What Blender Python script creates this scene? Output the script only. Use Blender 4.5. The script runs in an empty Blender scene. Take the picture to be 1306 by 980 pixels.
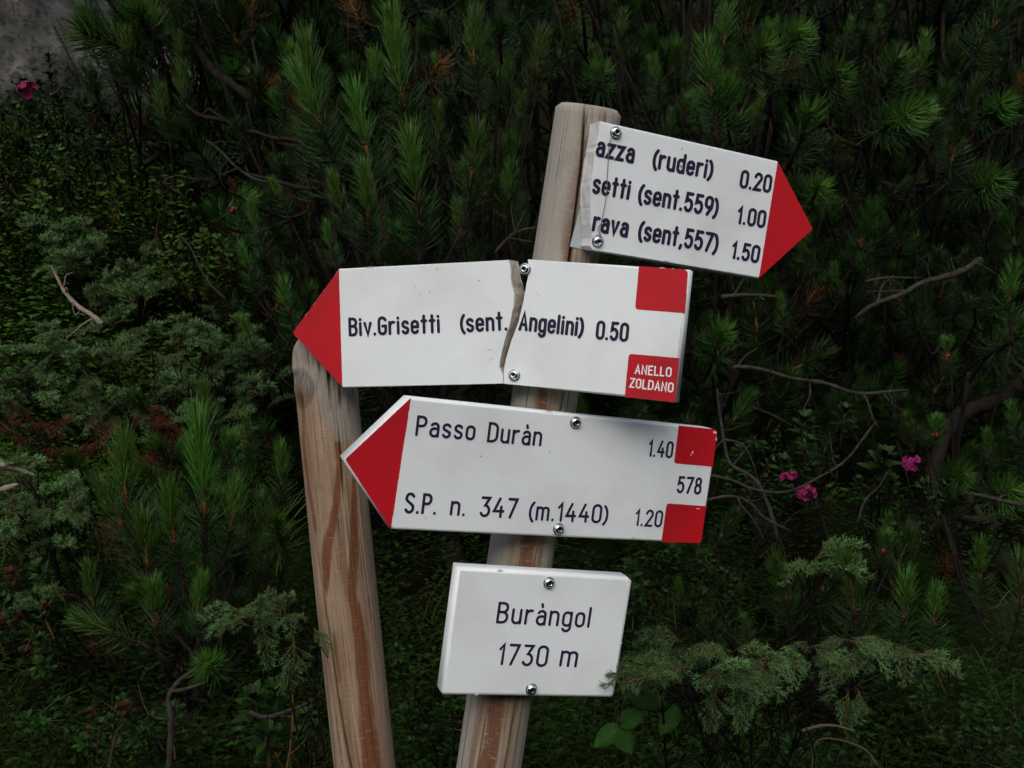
import bpy, math, random
import numpy as np
from mathutils import Vector, Matrix, noise
R = math.radians
rnd = random.Random(11)
nr = np.random.default_rng(5)
sc = bpy.context.scene
C = sc.collection

# ------------------------------------------------------------------ camera, sky, sun, exposure
CAM_H, PITCH, F, CX, CY = 1.6, R(-7), 1270.0, 653.0, 490.0
cd = bpy.data.cameras.new('camera'); cam = bpy.data.objects.new('camera', cd); C.objects.link(cam)
cam.location = (0, 0, CAM_H); cam.rotation_euler = (R(90)+PITCH, 0, 0)
cd.sensor_width = 36; cd.lens = 36*F/1306; cd.clip_start = .05; cd.clip_end = 2000
cd.dof.use_dof = True; cd.dof.focus_distance = 1.22; cd.dof.aperture_fstop = 22
sc.camera = cam
w = bpy.data.worlds.new('World'); sc.world = w; w.use_nodes = True
nt = w.node_tree; bg = nt.nodes['Background']
sky = nt.nodes.new('ShaderNodeTexSky'); sky.sky_type = 'NISHITA'; sky.sun_disc = False
SUN_EL, SUN_AZ = R(40), R(192)          # azimuth clockwise from +Y: behind the camera, a little to the left
sky.sun_elevation = SUN_EL; sky.sun_rotation = SUN_AZ; sky.dust_density = 3; sky.air_density = 1
hsv = nt.nodes.new('ShaderNodeHueSaturation'); hsv.inputs['Saturation'].default_value = .55
nt.links.new(sky.outputs[0], hsv.inputs['Color']); nt.links.new(hsv.outputs[0], bg.inputs[0])
bg.inputs[1].default_value = .1
sd = bpy.data.lights.new('sun', 'SUN'); sd.energy = .75; sd.angle = R(70); sd.color = (1, .985, .96)
sun = bpy.data.objects.new('sun', sd); C.objects.link(sun)
sdir = Vector((math.sin(SUN_AZ)*math.cos(SUN_EL), math.cos(SUN_AZ)*math.cos(SUN_EL), math.sin(SUN_EL)))
sun.rotation_euler = sdir.to_track_quat('Z', 'Y').to_euler(); sun.location = (0, -3, 6)
sc.view_settings.view_transform = 'Standard'; sc.view_settings.look = 'None'
sc.view_settings.exposure = 0.9; sc.view_settings.gamma = 1
sc.cycles.max_bounces = 6; sc.cycles.diffuse_bounces = 3

# ------------------------------------------------------------------ helpers
CAMPOS = Vector((0, 0, CAM_H))
FW = Vector((0, math.cos(PITCH), math.sin(PITCH))); UPC = Vector((0, -math.sin(PITCH), math.cos(PITCH))); RT = Vector((1, 0, 0))
def ray(px, py): return RT*((px-CX)/F) - UPC*((py-CY)/F) + FW
def at(px, py, Z): return CAMPOS + ray(px, py)*Z
def camdir(x, y, z): return (RT*x + UPC*(-y) + FW*z).normalized()

def link(o, parent=None):
    C.objects.link(o)
    if parent: o.parent = parent
    return o
def mesh_obj(name, v, f, mats, parent=None, mi=None, smooth=True, attrs=None):
    me = bpy.data.meshes.new(name)
    me.from_pydata([tuple(p) for p in v] if not isinstance(v, list) else v, [], f)
    for m in (mats if isinstance(mats, (list, tuple)) else [mats]): me.materials.append(m)
    if mi is not None: me.polygons.foreach_set('material_index', mi)
    if smooth is True: me.polygons.foreach_set('use_smooth', [True]*len(me.polygons))
    elif smooth is not False: me.polygons.foreach_set('use_smooth', smooth)
    for k, a in (attrs or {}).items():
        at_ = me.attributes.new(k, 'FLOAT', 'POINT'); at_.data.foreach_set('value', np.asarray(a, dtype=np.float32))
    me.update()
    return link(bpy.data.objects.new(name, me), parent)
def thing(name, label, cat, mat=None, group=None):
    o = bpy.data.objects.new(name, None); o.empty_display_size = .05
    if mat is not None: o.matrix_basis = mat
    C.objects.link(o); tag(o, label, cat, group); return o
def tag(o, label, cat, group=None):
    o['label'] = label; o['category'] = cat
    if group: o['group'] = group
    return o
def inst(src, parent, M):
    o = src.copy(); o.parent = parent; o.matrix_basis = M; C.objects.link(o); return o

class MB:
    def __init__(s): s.v = []; s.f = []; s.m = []; s.a = {}
    def add(s, v, f, m=0, **a):
        n = len(s.v); s.v += [tuple(p) for p in v]; s.f += [tuple(i+n for i in q) for q in f]; s.m += [m]*len(f)
        for k in set(s.a) | set(a):
            cur = s.a.setdefault(k, []); cur += [0.0]*(n-len(cur))
            val = a.get(k, 0.0); cur += list(val) if hasattr(val, '__len__') else [val]*len(v)
    def tube(s, pts, r, n=6, m=0, cap=True, jit=0, **a):
        pts = [Vector(p) for p in pts]; rr = r if hasattr(r, '__len__') else [r]*len(pts)
        v = []; f = []
        t0 = (pts[1]-pts[0]).normalized(); x = t0.orthogonal().normalized()
        for i, p in enumerate(pts):
            t = (pts[min(i+1, len(pts)-1)]-pts[max(i-1, 0)]).normalized()
            x = (x - t*x.dot(t)).normalized(); y = t.cross(x)
            for k in range(n):
                an = 2*math.pi*k/n; q = rr[i]*(1+(rnd.uniform(-jit, jit) if jit else 0))
                v.append(p + x*math.cos(an)*q + y*math.sin(an)*q)
        for i in range(len(pts)-1):
            for k in range(n):
                f.append((i*n+k, i*n+(k+1) % n, (i+1)*n+(k+1) % n, (i+1)*n+k))
        if cap: f.append(tuple(range(n-1, -1, -1))); f.append(tuple((len(pts)-1)*n+k for k in range(n)))
        s.add(v, f, m, **a)
    def ball(s, c, r, m=0, seg=8, rings=5, ax=None, **a):
        c = Vector(c); rx, ry, rz = r if hasattr(r, '__len__') else (r, r, r)
        v = []; f = []
        for i in range(rings+1):
            th = math.pi*i/rings
            for k in range(seg):
                ph = 2*math.pi*k/seg
                p = Vector((rx*math.sin(th)*math.cos(ph), ry*math.sin(th)*math.sin(ph), rz*math.cos(th)))
                v.append(c + (ax @ p if ax else p))
        for i in range(rings):
            for k in range(seg): f.append((i*seg+k, i*seg+(k+1) % seg, (i+1)*seg+(k+1) % seg, (i+1)*seg+k))
        s.add(v, f, m, **a)
    def build(s, name, mats, parent=None, smooth=True): return mesh_obj(name, s.v, s.f, mats, parent, s.m, smooth, s.a)

def smooth_path(pts, sub=5):
    P = [Vector(p) for p in pts]
    if len(P) < 3: return [P[0].lerp(P[-1], i/sub) for i in range(sub+1)]
    P = [P[0]*2-P[1]] + P + [P[-1]*2-P[-2]]; out = []
    for i in range(1, len(P)-2):
        for k in range(sub):
            t = k/sub; a, b, c, d = P[i-1:i+3]
            out.append(.5*((2*b) + (c-a)*t + (2*a-5*b+4*c-d)*t*t + (3*b-a-3*c+d)*t**3))
    out.append(P[-2]); return out

# ------------------------------------------------------------------ materials
def mat(name): 
    m = bpy.data.materials.new(name); m.use_nodes = True; t = m.node_tree
    t.nodes['Principled BSDF'].inputs['Specular IOR Level'].default_value = .12
    return m, t, t.nodes['Principled BSDF']
def N(t, typ, **kw):
    n = t.nodes.new(typ)
    for k, v in kw.items():
        if k in n.inputs: n.inputs[k].default_value = v
        else: setattr(n, k, v)
    return n
def ramp(t, src, stops):
    r = t.nodes.new('ShaderNodeValToRGB'); el = r.color_ramp.elements
    while len(el) < len(stops): el.new(.5)
    for e, (p, c) in zip(el, stops): e.position = p; e.color = (*c, 1)
    t.links.new(src, r.inputs[0]); return r.outputs[0]
def mixc(t, fac, a, b, mode='MIX'):
    m = t.nodes.new('ShaderNodeMix'); m.data_type = 'RGBA'; m.blend_type = mode
    for i, s in ((0, fac), (6, a), (7, b)):
        if hasattr(s, 'links') or hasattr(s, 'is_output'): t.links.new(s, m.inputs[i])
        else: m.inputs[i].default_value = s if i == 0 else (*s, 1)
    return m.outputs[2]
def bump(t, b, h, strength=.3, dist=.002):
    n = N(t, 'ShaderNodeBump', Strength=strength, Distance=dist); t.links.new(h, n.inputs['Height']); t.links.new(n.outputs[0], b.inputs['Normal'])
def objco(t, scale=(1, 1, 1)):
    c = t.nodes.new('ShaderNodeTexCoord'); mp = N(t, 'ShaderNodeMapping'); mp.inputs['Scale'].default_value = scale
    t.links.new(c.outputs['Object'], mp.inputs[0]); return mp.outputs[0]
def noi(t, co, scale, detail=4, rough=.55):
    n = N(t, 'ShaderNodeTexNoise', Scale=scale, Detail=detail, Roughness=rough); t.links.new(co, n.inputs['Vector']); return n.outputs['Fac']

def paint(name, col, dirt, rough=.35):
    m, t, b = mat(name); co = objco(t)
    n1 = noi(t, co, 9, 5); n2 = noi(t, co, 160, 3); n3 = noi(t, co, 45, 6, .7)
    c = mixc(t, ramp(t, n1, [(.45, (0, 0, 0)), (.75, (1, 1, 1))]), col, dirt)
    c = mixc(t, ramp(t, n3, [(.70, (0, 0, 0)), (.78, (.6, .6, .6))]), c, tuple(x*.55 for x in dirt))
    t.links.new(c, b.inputs['Base Color']); b.inputs['Roughness'].default_value = rough; b.inputs['Specular IOR Level'].default_value = .4
    bump(t, b, n2, .12, .0006); return m
M_WHITE = paint('white_board_paint', (.75, .785, .79), (.64, .665, .655))
M_RED = paint('red_paint', (.48, .006, .013), (.34, .007, .012), .55)
M_RED.node_tree.nodes['Principled BSDF'].inputs['Specular IOR Level'].default_value = .25
M_PINK = paint('chipped_paint', (.8, .62, .58), (.7, .5, .45))
M_INK, t, b = mat('navy_lettering'); b.inputs['Base Color'].default_value = (.022, .018, .045, 1); b.inputs['Roughness'].default_value = .45
M_WHITEINK, t, b = mat('white_lettering'); b.inputs['Base Color'].default_value = (.75, .74, .74, 1)
M_CORE, t, b = mat('broken_board_core'); co = objco(t)
n = noi(t, co, 120, 6, .7); t.links.new(ramp(t, n, [(.3, (.38, .34, .28)), (.5, (.56, .52, .45)), (.8, (.68, .65, .6))]), b.inputs['Base Color'])
b.inputs['Roughness'].default_value = .9; bump(t, b, n, .7, .003)
M_COREW, t, b = mat('broken_white_core'); co = objco(t)
n = noi(t, co, 120, 6, .7); t.links.new(ramp(t, n, [(.3, (.5, .5, .48)), (.8, (.72, .72, .7))]), b.inputs['Base Color'])
b.inputs['Roughness'].default_value = .8; bump(t, b, n, .6, .002)
M_METAL, t, b = mat('zinc_metal'); b.inputs['Base Color'].default_value = (.62, .65, .67, 1); b.inputs['Metallic'].default_value = 1; b.inputs['Roughness'].default_value = .24
M_RECESS, t, b = mat('dark_recess'); b.inputs['Base Color'].default_value = (.06, .06, .06, 1); b.inputs['Metallic'].default_value = .7; b.inputs['Roughness'].default_value = .5
M_WIRE, t, b = mat('rusty_wire'); b.inputs['Base Color'].default_value = (.2, .18, .16, 1); b.inputs['Metallic'].default_value = .5; b.inputs['Roughness'].default_value = .6
M_PLATE, t, b = mat('aluminium_plate'); b.inputs['Base Color'].default_value = (.5, .54, .55, 1); b.inputs['Metallic'].default_value = .35; b.inputs['Roughness'].default_value = .45

def wood(name, tan, tan2, brown, grey):
    m, t, b = mat(name)
    co = objco(t, (1, 1, .05)); cf = objco(t, (1, 1, .012)); cr = objco(t, (.2, .2, 1)); c0 = objco(t)
    grain = noi(t, co, 110, 6, .65); fine = noi(t, cf, 420, 4, .6); ringm = noi(t, cr, 420, 3, .6); blot = noi(t, c0, 28, 5, .6)
    def attr(k): a = N(t, 'ShaderNodeAttribute', attribute_name=k); return a.outputs['Fac']
    c = mixc(t, ramp(t, grain, [(.36, (0, 0, 0)), (.64, (1, 1, 1))]), tan, tan2)
    # brown strips of inner bark, edges broken up by the grain
    ad = N(t, 'ShaderNodeMath', operation='MULTIPLY_ADD'); t.links.new(grain, ad.inputs[0]); ad.inputs[1].default_value = 1.25
    sub = N(t, 'ShaderNodeMath', operation='SUBTRACT'); t.links.new(attr('stain'), sub.inputs[0]); sub.inputs[1].default_value = .72
    t.links.new(sub.outputs[0], ad.inputs[2])
    c = mixc(t, ramp(t, ad.outputs[0], [(.14, (0, 0, 0)), (.42, (.6, .6, .6)), (.7, (.95, .95, .95))]), c, brown)
    g2 = N(t, 'ShaderNodeMath', operation='MULTIPLY_ADD'); t.links.new(blot, g2.inputs[0]); g2.inputs[1].default_value = .5
    s2 = N(t, 'ShaderNodeMath', operation='SUBTRACT'); t.links.new(attr('grey'), s2.inputs[0]); s2.inputs[1].default_value = .25
    t.links.new(s2.outputs[0], g2.inputs[2])
    c = mixc(t, ramp(t, g2.outputs[0], [(.1, (0, 0, 0)), (.8, (.9, .9, .9))]), c, grey)
    c = mixc(t, ramp(t, fine, [(.30, (.75, .75, .75)), (.42, (0, 0, 0))]), c, tuple(x*.35 for x in brown))
    c = mixc(t, ramp(t, ringm, [(.56, (0, 0, 0)), (.72, (.28, .28, .28))]), c, tuple(min(1, x*1.5) for x in tan2))
    c = mixc(t, ramp(t, blot, [(.55, (0, 0, 0)), (.8, (.35, .35, .35))]), c, tuple(x*.5 for x in tan))
    c = mixc(t, attr('dark'), c, (.025, .018, .014))
    t.links.new(c, b.inputs['Base Color']); b.inputs['Roughness'].default_value = .8
    s3 = N(t, 'ShaderNodeMath', operation='MULTIPLY_ADD'); t.links.new(ringm, s3.inputs[0]); s3.inputs[1].default_value = .35; t.links.new(fine, s3.inputs[2])
    bump(t, b, s3.outputs[0], .5, .0015); return m
M_WOODA = wood('weathered_post_wood', (.16, .11, .072), (.36, .285, .21), (.14, .062, .034), (.31, .29, .25))
M_WOODB = wood('peeled_post_wood', (.20, .125, .078), (.35, .25, .17), (.15, .055, .026), (.26, .235, .20))

def leafmat(name, old_shaded, young, tip=None, rough=.45, var=.35, spec=.12):
    m, t, b = mat(name)
    a = N(t, 'ShaderNodeAttribute', attribute_name='tone'); oi = t.nodes.new('ShaderNodeObjectInfo')
    c = mixc(t, a.outputs['Fac'], old_shaded, young)
    nn = noi(t, objco(t), 60, 2); 
    c = mixc(t, ramp(t, nn, [(.35, (var, var, var)), (.65, (0, 0, 0))]), c, tuple(x*.45 for x in old_shaded))
    mr = N(t, 'ShaderNodeMapRange'); mr.inputs['To Min'].default_value = .65; mr.inputs['To Max'].default_value = 1.25
    t.links.new(oi.outputs['Random'], mr.inputs[0])
    h = N(t, 'ShaderNodeHueSaturation'); t.links.new(c, h.inputs['Color']); t.links.new(mr.outputs[0], h.inputs['Value'])
    hm = N(t, 'ShaderNodeMapRange'); hm.inputs['To Min'].default_value = .485; hm.inputs['To Max'].default_value = .51
    t.links.new(oi.outputs['Random'], hm.inputs[0]); t.links.new(hm.outputs[0], h.inputs['Hue'])
    t.links.new(h.outputs[0], b.inputs['Base Color']); b.inputs['Roughness'].default_value = rough
    b.inputs['Specular IOR Level'].default_value = spec; return m
M_NEEDLE = leafmat('pine_needles', (.007, .023, .004), (.072, .185, .022), rough=.36, spec=.3)
M_JUN = leafmat('juniper_needles', (.006, .026, .004), (.14, .27, .09), rough=.5, spec=.15)
M_BROWNN = leafmat('brown_dead_needles', (.05, .022, .010), (.16, .065, .025), rough=.6)
M_JUNB = leafmat('dead_juniper_needles', (.035, .010, .006), (.085, .022, .012), rough=.7)
M_ALP = leafmat('alpenrose_leaves', (.008, .024, .004), (.022, .062, .009), rough=.5)
M_ALPR = leafmat('reddish_leaves', (.03, .016, .006), (.075, .028, .010), rough=.5)
M_BIL = leafmat('bilberry_leaves', (.009, .024, .004), (.024, .058, .007), rough=.6)
M_BANK = leafmat('bank_leaves', (.030, .066, .008), (.065, .125, .016), rough=.6)
M_BGRASS = leafmat('bank_grass_blades', (.030, .060, .008), (.095, .145, .024), rough=.6)
M_GRASS = leafmat('grass_blades', (.020, .052, .008), (.07, .125, .024), rough=.6)
M_STRAW = leafmat('dry_grass', (.16, .12, .06), (.28, .22, .12), rough=.7)
M_RASP = leafmat('raspberry_leaves', (.024, .07, .011), (.045, .115, .018), rough=.5)
M_PETAL, t, b = mat('pink_petals'); b.inputs['Base Color'].default_value = (.19, .012, .07, 1); b.inputs['Roughness'].default_value = .6
M_CONE, t, b = mat('reddish_buds'); b.inputs['Base Color'].default_value = (.20, .045, .02, 1); b.inputs['Roughness'].default_value = .7
def bark(name, c1, c2, sc_=60):
    m, t, b = mat(name); n = noi(t, objco(t), sc_, 6, .7); n2 = noi(t, objco(t), 9, 3)
    c = ramp(t, n, [(.35, c1), (.7, c2)]); c = mixc(t, ramp(t, n2, [(.5, (0, 0, 0)), (.7, (.6, .6, .6))]), c, tuple(x*.5 for x in c1))
    t.links.new(c, b.inputs['Base Color']); b.inputs['Roughness'].default_value = .9; bump(t, b, n, .8, .003); return m
M_BARK = bark('pine_bark', (.009, .007, .005), (.032, .025, .019))
M_TWIG = bark('young_pine_twig', (.10, .045, .018), (.17, .085, .035), 200)
M_DEAD = bark('bare_grey_wood', (.016, .014, .011), (.062, .055, .045))
M_PALE = bark('bleached_wood', (.17, .13, .10), (.30, .25, .20))
M_ROCK, t, b = mat('grey_rock'); co = objco(t); n = noi(t, co, 4, 8, .65); n2 = noi(t, co, 16, 5, .7)
c = ramp(t, n, [(.35, (.03, .03, .028)), (.5, (.09, .085, .08)), (.68, (.26, .24, .22))]); c = mixc(t, ramp(t, n2, [(.50, (0, 0, 0)), (.60, (.85, .85, .85))]), c, (.018, .02, .014))
t.links.new(c, b.inputs['Base Color']); b.inputs['Roughness'].default_value = .9; bump(t, b, n2, .8, .02)
M_SOIL, t, b = mat('dark_ground'); b.inputs['Specular IOR Level'].default_value = .0; co = objco(t); n = noi(t, co, 14, 8, .7); n2 = noi(t, co, 2, 4)
c = ramp(t, n, [(.35, (.006, .005, .003)), (.6, (.013, .013, .006)), (.75, (.020, .016, .009))]); c = mixc(t, ramp(t, n2, [(.45, (0, 0, 0)), (.6, (.8, .8, .8))]), c, (.018, .03, .009))
t.links.new(c, b.inputs['Base Color']); b.inputs['Roughness'].default_value = 1; bump(t, b, n, 1, .03)

# ------------------------------------------------------------------ ground: one sheet, a bank that climbs behind the posts
def T(x, y):
    s = max(0.0, y-1.1); z = .5*s*s/(s+.25)
    if y > 50: z -= (y-50)*.5*min(1, (y-50)/60)
    z += .13*max(0, min(12, -x-.3))*min(1, s) + .02*max(0, min(12, x-.5))*min(1, s)
    z += .07*noise.noise(Vector((x*.9, y*.9, 3)))*min(1, s+.3) + .02*noise.noise(Vector((x*4, y*4, 7)))
    if y < -1.5: z += .6*min(-y-1.5, 60)*min(1, (-y-1.5)/2)      # unseen rise added behind the viewer to block low sky light
    return z
def axis(lo, hi, fine_lo, fine_hi, step):
    a = list(np.arange(fine_lo, fine_hi, step)); s = step; p = fine_hi
    while p < hi: a.append(p); s *= 1.22; p += s
    a.append(hi); s = step; p = fine_lo; pre = []
    while p > lo: s *= 1.22; p -= s; pre.append(max(p, lo))
    return pre[::-1] + a
xs = axis(-300, 300, -4, 4, .1); ys = axis(-300, 300, 0, 8, .1)
gv = [(x, y, T(x, y)) for y in ys for x in xs]; nx = len(xs)
gf = [(j*nx+i, j*nx+i+1, (j+1)*nx+i+1, (j+1)*nx+i) for j in range(len(ys)-1) for i in range(nx-1)]
g = mesh_obj('ground', gv, gf, M_SOIL); g['kind'] = 'structure'

# ------------------------------------------------------------------ the two posts
def interp(y, tab):
    if y <= tab[0][0]: return tab[0][1]
    for (a, b), (c, d) in zip(tab, tab[1:]):
        if y <= c: return b + (d-b)*(y-a)/(c-a)
    return tab[-1][1]
class Post:
    """axis through two image points at known depths, carried down into the ground"""
    def __init__(s, name, label, top, bot, rad, m, cracks, stains, greys, top_shape, bends=()):
        (px0, py0, z0), (px1, py1, z1) = top, bot
        s.A = at(px0, py0, z0); s.B = at(px1, py1, z1); d = (s.A-s.B).normalized()
        base = s.B.copy()
        while base.z > T(base.x, base.y)-.12: base -= d*.02
        s.base = base; s.d = d; s.r = rad; s.L = (s.A-base).length
        zc = -s.d; fr = -FW; fr = (fr - d*fr.dot(d)).normalized()      # local -Y faces the camera
        X = (fr.cross(d)).normalized(); X = -X if X.dot(RT) < 0 else X
        Y = d.cross(X)
        s.M = Matrix((X, Y, d)).transposed().to_4x4(); s.M.translation = base; s.X = X; s.Y = Y
        z980 = (s.B-base).length
        zof = lambda py: z980 + (s.L-z980)*(py1-py)/(py1-py0)
        n = 300; nz = 320; v = []; at_ = {'stain': [], 'grey': [], 'dark': []}
        ck = [([(zof(y), o/rr) for y, o in reversed(pts)], wd, dp) for pts, wd, dp, rr in cracks]
        st = [([(zof(y), o/rr, .85*hw/rr) for y, o, hw in reversed(pts)], k) for pts, k, rr in stains]
        gr = [([(zof(y), o/rr, hw/rr) for y, o, hw in reversed(pts)], k) for pts, k, rr in greys]
        for j in range(nz+1):
            z = s.L*j/nz
            for i in range(n):
                ph = 2*math.pi*i/n - math.pi            # 0 = facing the camera
                u = math.sin(ph) if math.cos(ph) > 0 else (2-abs(math.sin(ph)))*(1 if ph > 0 else -1)
                r = rad*(1+.012*noise.noise(Vector((math.cos(ph)*1.5, math.sin(ph)*1.5, z*4)))+.006*noise.noise(Vector((ph*9, 0, z*1.5))))
                g_ = noise.noise(Vector((ph*17, 3, z*2.2))); r -= .0007*max(0, g_)+.0003*abs(noise.noise(Vector((ph*45, 0, z*5))))
                dk = max(0, g_-.42)*1.6
                for pts, wd, dp in ck:
                    if pts[0][0] < z < pts[-1][0]:
                        uc = interp(z, [(a, b) for a, b in pts]) + .012*noise.noise(Vector((z*22, wd*500, 0)))
                        e = min(1, (z-pts[0][0])/.04, (pts[-1][0]-z)/.04)
                        dd = abs(ph-math.asin(max(-1, min(1, uc))))*rad
                        if abs(ph) < 1.6 and dd < wd: k = 1-dd/wd; r -= dp*k*e; dk = max(dk, min(1, 1.3*k*e))
                sn = 0
                for pts, kk in st:
                    if pts[0][0]-.02 < z < pts[-1][0]+.02:
                        uc = interp(z, [(a, b) for a, b, c_ in pts]); hw = interp(z, [(a, c_) for a, b, c_ in pts])
                        wob = .45*noise.noise(Vector((u*4, z*14, 1)))+.35*noise.noise(Vector((u*14, z*40, 5))); e = min(1, (z-pts[0][0]+.02)/.02, (pts[-1][0]+.02-z)/.02)
                        sn = max(sn, kk*e*max(0, min(1, 1.6-1.3*abs(u-uc)/hw+wob)))
                gy = 0
                for pts, kk in gr:
                    if pts[0][0] <= z <= pts[-1][0]:
                        uc = interp(z, [(a, b) for a, b, c_ in pts]); hw = interp(z, [(a, c_) for a, b, c_ in pts])
                        gy = max(gy, kk*max(0, min(1, 1.5-abs(u-uc)/hw)))
                r, zz, dk, gy = top_shape(s, r, z, ph, dk, gy)
                bx = sum(bb*math.sin(math.pi*min(1, max(0, z/s.L))) for bb in bends)
                v.append((math.sin(ph)*r+bx, -math.cos(ph)*r, zz))
                at_['stain'].append(sn); at_['grey'].append(gy); at_['dark'].append(dk)
        f = [(j*n+i, j*n+(i+1) % n, (j+1)*n+(i+1) % n, (j+1)*n+i) for j in range(nz) for i in range(n)]
        # cap: rings towards the centre
        L_crown = bends != ()
        last = nz*n; lz = np.mean([v[last+i][2] for i in range(n)])
        cx_, cy_ = np.mean([v[last+i][0] for i in range(n)]), np.mean([v[last+i][1] for i in range(n)])
        for k, fr_ in enumerate((.8, .5, .2)):
            for i in range(n):
                a = v[last+i]; h = rad*(.05 if L_crown else .004)*(k+1)*(.6+.5*noise.noise(Vector((a[0]*90, a[1]*90, k))))
                v.append((cx_+(a[0]-cx_)*fr_, cy_+(a[1]-cy_)*fr_, a[2]*fr_+lz*(1-fr_)+h*.5))
                at_['stain'].append(0); at_['grey'].append(.8); at_['dark'].append(.15)
            o = last+n*k
            f += [(o+i, o+(i+1) % n, o+n+(i+1) % n, o+n+i) for i in range(n)]
        f.append(tuple(last+3*n+i for i in range(n)))
        o = mesh_obj(name, v, f, m, None, None, True, at_); o.matrix_basis = s.M; tag(o, label, 'post'); s.o = o
    def axis_at(s, py, px=None):        # point of the axis seen at image height py
        lo, hi = -1.0, s.L+.5
        for _ in range(40):
            mid = (lo+hi)/2; q = s.base+s.d*mid-CAMPOS; y = CY-F*q.dot(UPC)/q.dot(FW)
            if y > py: lo = mid
            else: hi = mid
        return s.base+s.d*lo
def top_main(s, r, z, ph, dk, gy):
    # sawn top, chamfered all round, low side to the right
    h = s.L + .001 - .0055*math.cos(ph); zz = z
    q = z/s.L
    if q > .93:
        zz = .93*s.L + (h-.93*s.L)*(q-.93)/.07
    e = (zz-(h-.006))/.006
    if e > 0: r -= .0062*e**1.3
    if q > .985: gy = max(gy, .5)
    return r, zz, dk, gy
def top_left_post(s, r, z, ph, dk, gy):
    q = (z-(s.L-.055))/.055
    if q > 0:
        r *= math.sqrt(max(.04, 1-(q*.97)**3.2)); r *= 1+.12*noise.noise(Vector((math.sin(ph)*3, math.cos(ph)*3, z*30)))
    if z > s.L-.12:
        k = min(1, (z-(s.L-.12))/.05)
        r += .0022*k*noise.noise(Vector((ph*7, 1, z*45)))
        ns = noise.noise(Vector((ph*5, 4, z*22)))
        if ns > .15 and ph > -.4: dk = max(dk, min(.85, (ns-.15)*3*k)); r -= .003*k*min(1, (ns-.15)*3)
    # the big knot on the left side of the head
    kx, kz = (math.sin(ph)+.68)*s.r, z-(s.L-.075)
    if math.cos(ph) > 0:
        dd = math.sqrt(kx*kx+(kz*.8)**2)
        if dd < .014: r += .003*math.cos(dd/.014*1.57); dk = max(dk, .55 if (.45 < (dd*260) % 1.0) else .2)
        elif dd < .020: dk = max(dk, .45)
    return r, z, dk, gy
RA = 42.0
postA = Post('wooden_post', 'tall leaning round wooden post with sawn chamfered top that carries the trail signs', (751, 137.5, 1.222), (623, 980, 1.262), .0408, M_WOODA,
  cracks=[([(134, -8), (211, 0), (294, 2), (420, 6)], .0021, .012, RA), ([(140, 20), (330, 26)], .0011, .005, RA), ([(134, -2), (180, -1)], .0008, .004, RA),
          ([(135, 14), (220, 16)], .0008, .003, RA), ([(480, 21), (620, 22)], .0012, .006, RA), ([(660, 25), (760, 24)], .0010, .005, RA), ([(860, 21), (990, 19)], .0013, .006, RA), ([(690, -2), (800, 2)], .0007, .003, RA), ([(880, -14), (980, -16)], .0007, .003, RA)],
  stains=[([(190, 0, 4), (240, -6, 9), (290, -8, 12), (320, -2, 10), (335, 2, 4)], .85, RA), ([(130, 2, 2), (170, 6, 5), (200, 4, 2)], .4, RA), ([(495, -5, 13), (530, -2, 16)], .8, RA),
          ([(530, -2, 16), (690, 7, 14), (740, 7, 12)], .95, RA), ([(740, 7, 12), (880, -3, 14), (930, -2, 13), (1000, -10, 15)], 1.0, RA), ([(880, -22, 5), (1000, -24, 6)], .5, RA)],
  greys=[([(100, -30, 26), (420, -30, 20), (990, -38, 9)], .95, RA), ([(100, 10, 40), (160, 10, 40)], .5, RA), ([(480, 32, 9), (720, 33, 7), (990, 38, 5)], .7, RA)],
  top_shape=top_main)
RB = 39.0
postB = Post('wooden_post', 'shorter peeled wooden post with gnarled knotty head leaning left under the arrow tips', (409, 419, 1.304), (477, 990, 1.325), .0402, M_WOODB,
  cracks=[([(500, -37), (600, -33), (677, -29), (748, -23)], .0014, .006, RB), ([(740, -24), (811, -20), (896, -17), (980, -9), (1000, -7)], .0024, .012, RB),
          ([(530, 17), (640, 15)], .0013, .005, RB), ([(620, 5), (700, 7)], .0007, .003, RB), ([(680, 30), (800, 33)], .0009, .004, RB), ([(760, -30), (900, -26)], .0007, .003, RB), ([(860, -25), (990, -20)], .0009, .004, RB)],
  stains=[([(520, 15, 5), (590, 14, 6), (640, 4, 7), (700, -14, 10), (735, -20, 6)], .9, RB), ([(610, 28, 3), (680, 22, 6), (745, 14, 8), (811, 17, 9), (900, 16, 12), (1000, 14, 14)], 1.0, RB),
          ([(490, -24, 3), (570, -31, 4), (660, -26, 4)], .7, RB), ([(880, -15, 8), (1000, -4, 8)], .45, RB), ([(800, -14, 4), (850, -12, 4)], .6, RB)],
  greys=[([(400, 0, 60), (470, 0, 60), (500, 20, 30), (560, 24, 12)], 1.0, RB), ([(430, 40, 5), (990, 39, 5)], .4, RB), ([(560, -38, 5), (990, -38, 4)], .3, RB)],
  top_shape=top_left_post, bends=(-.012,))

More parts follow.
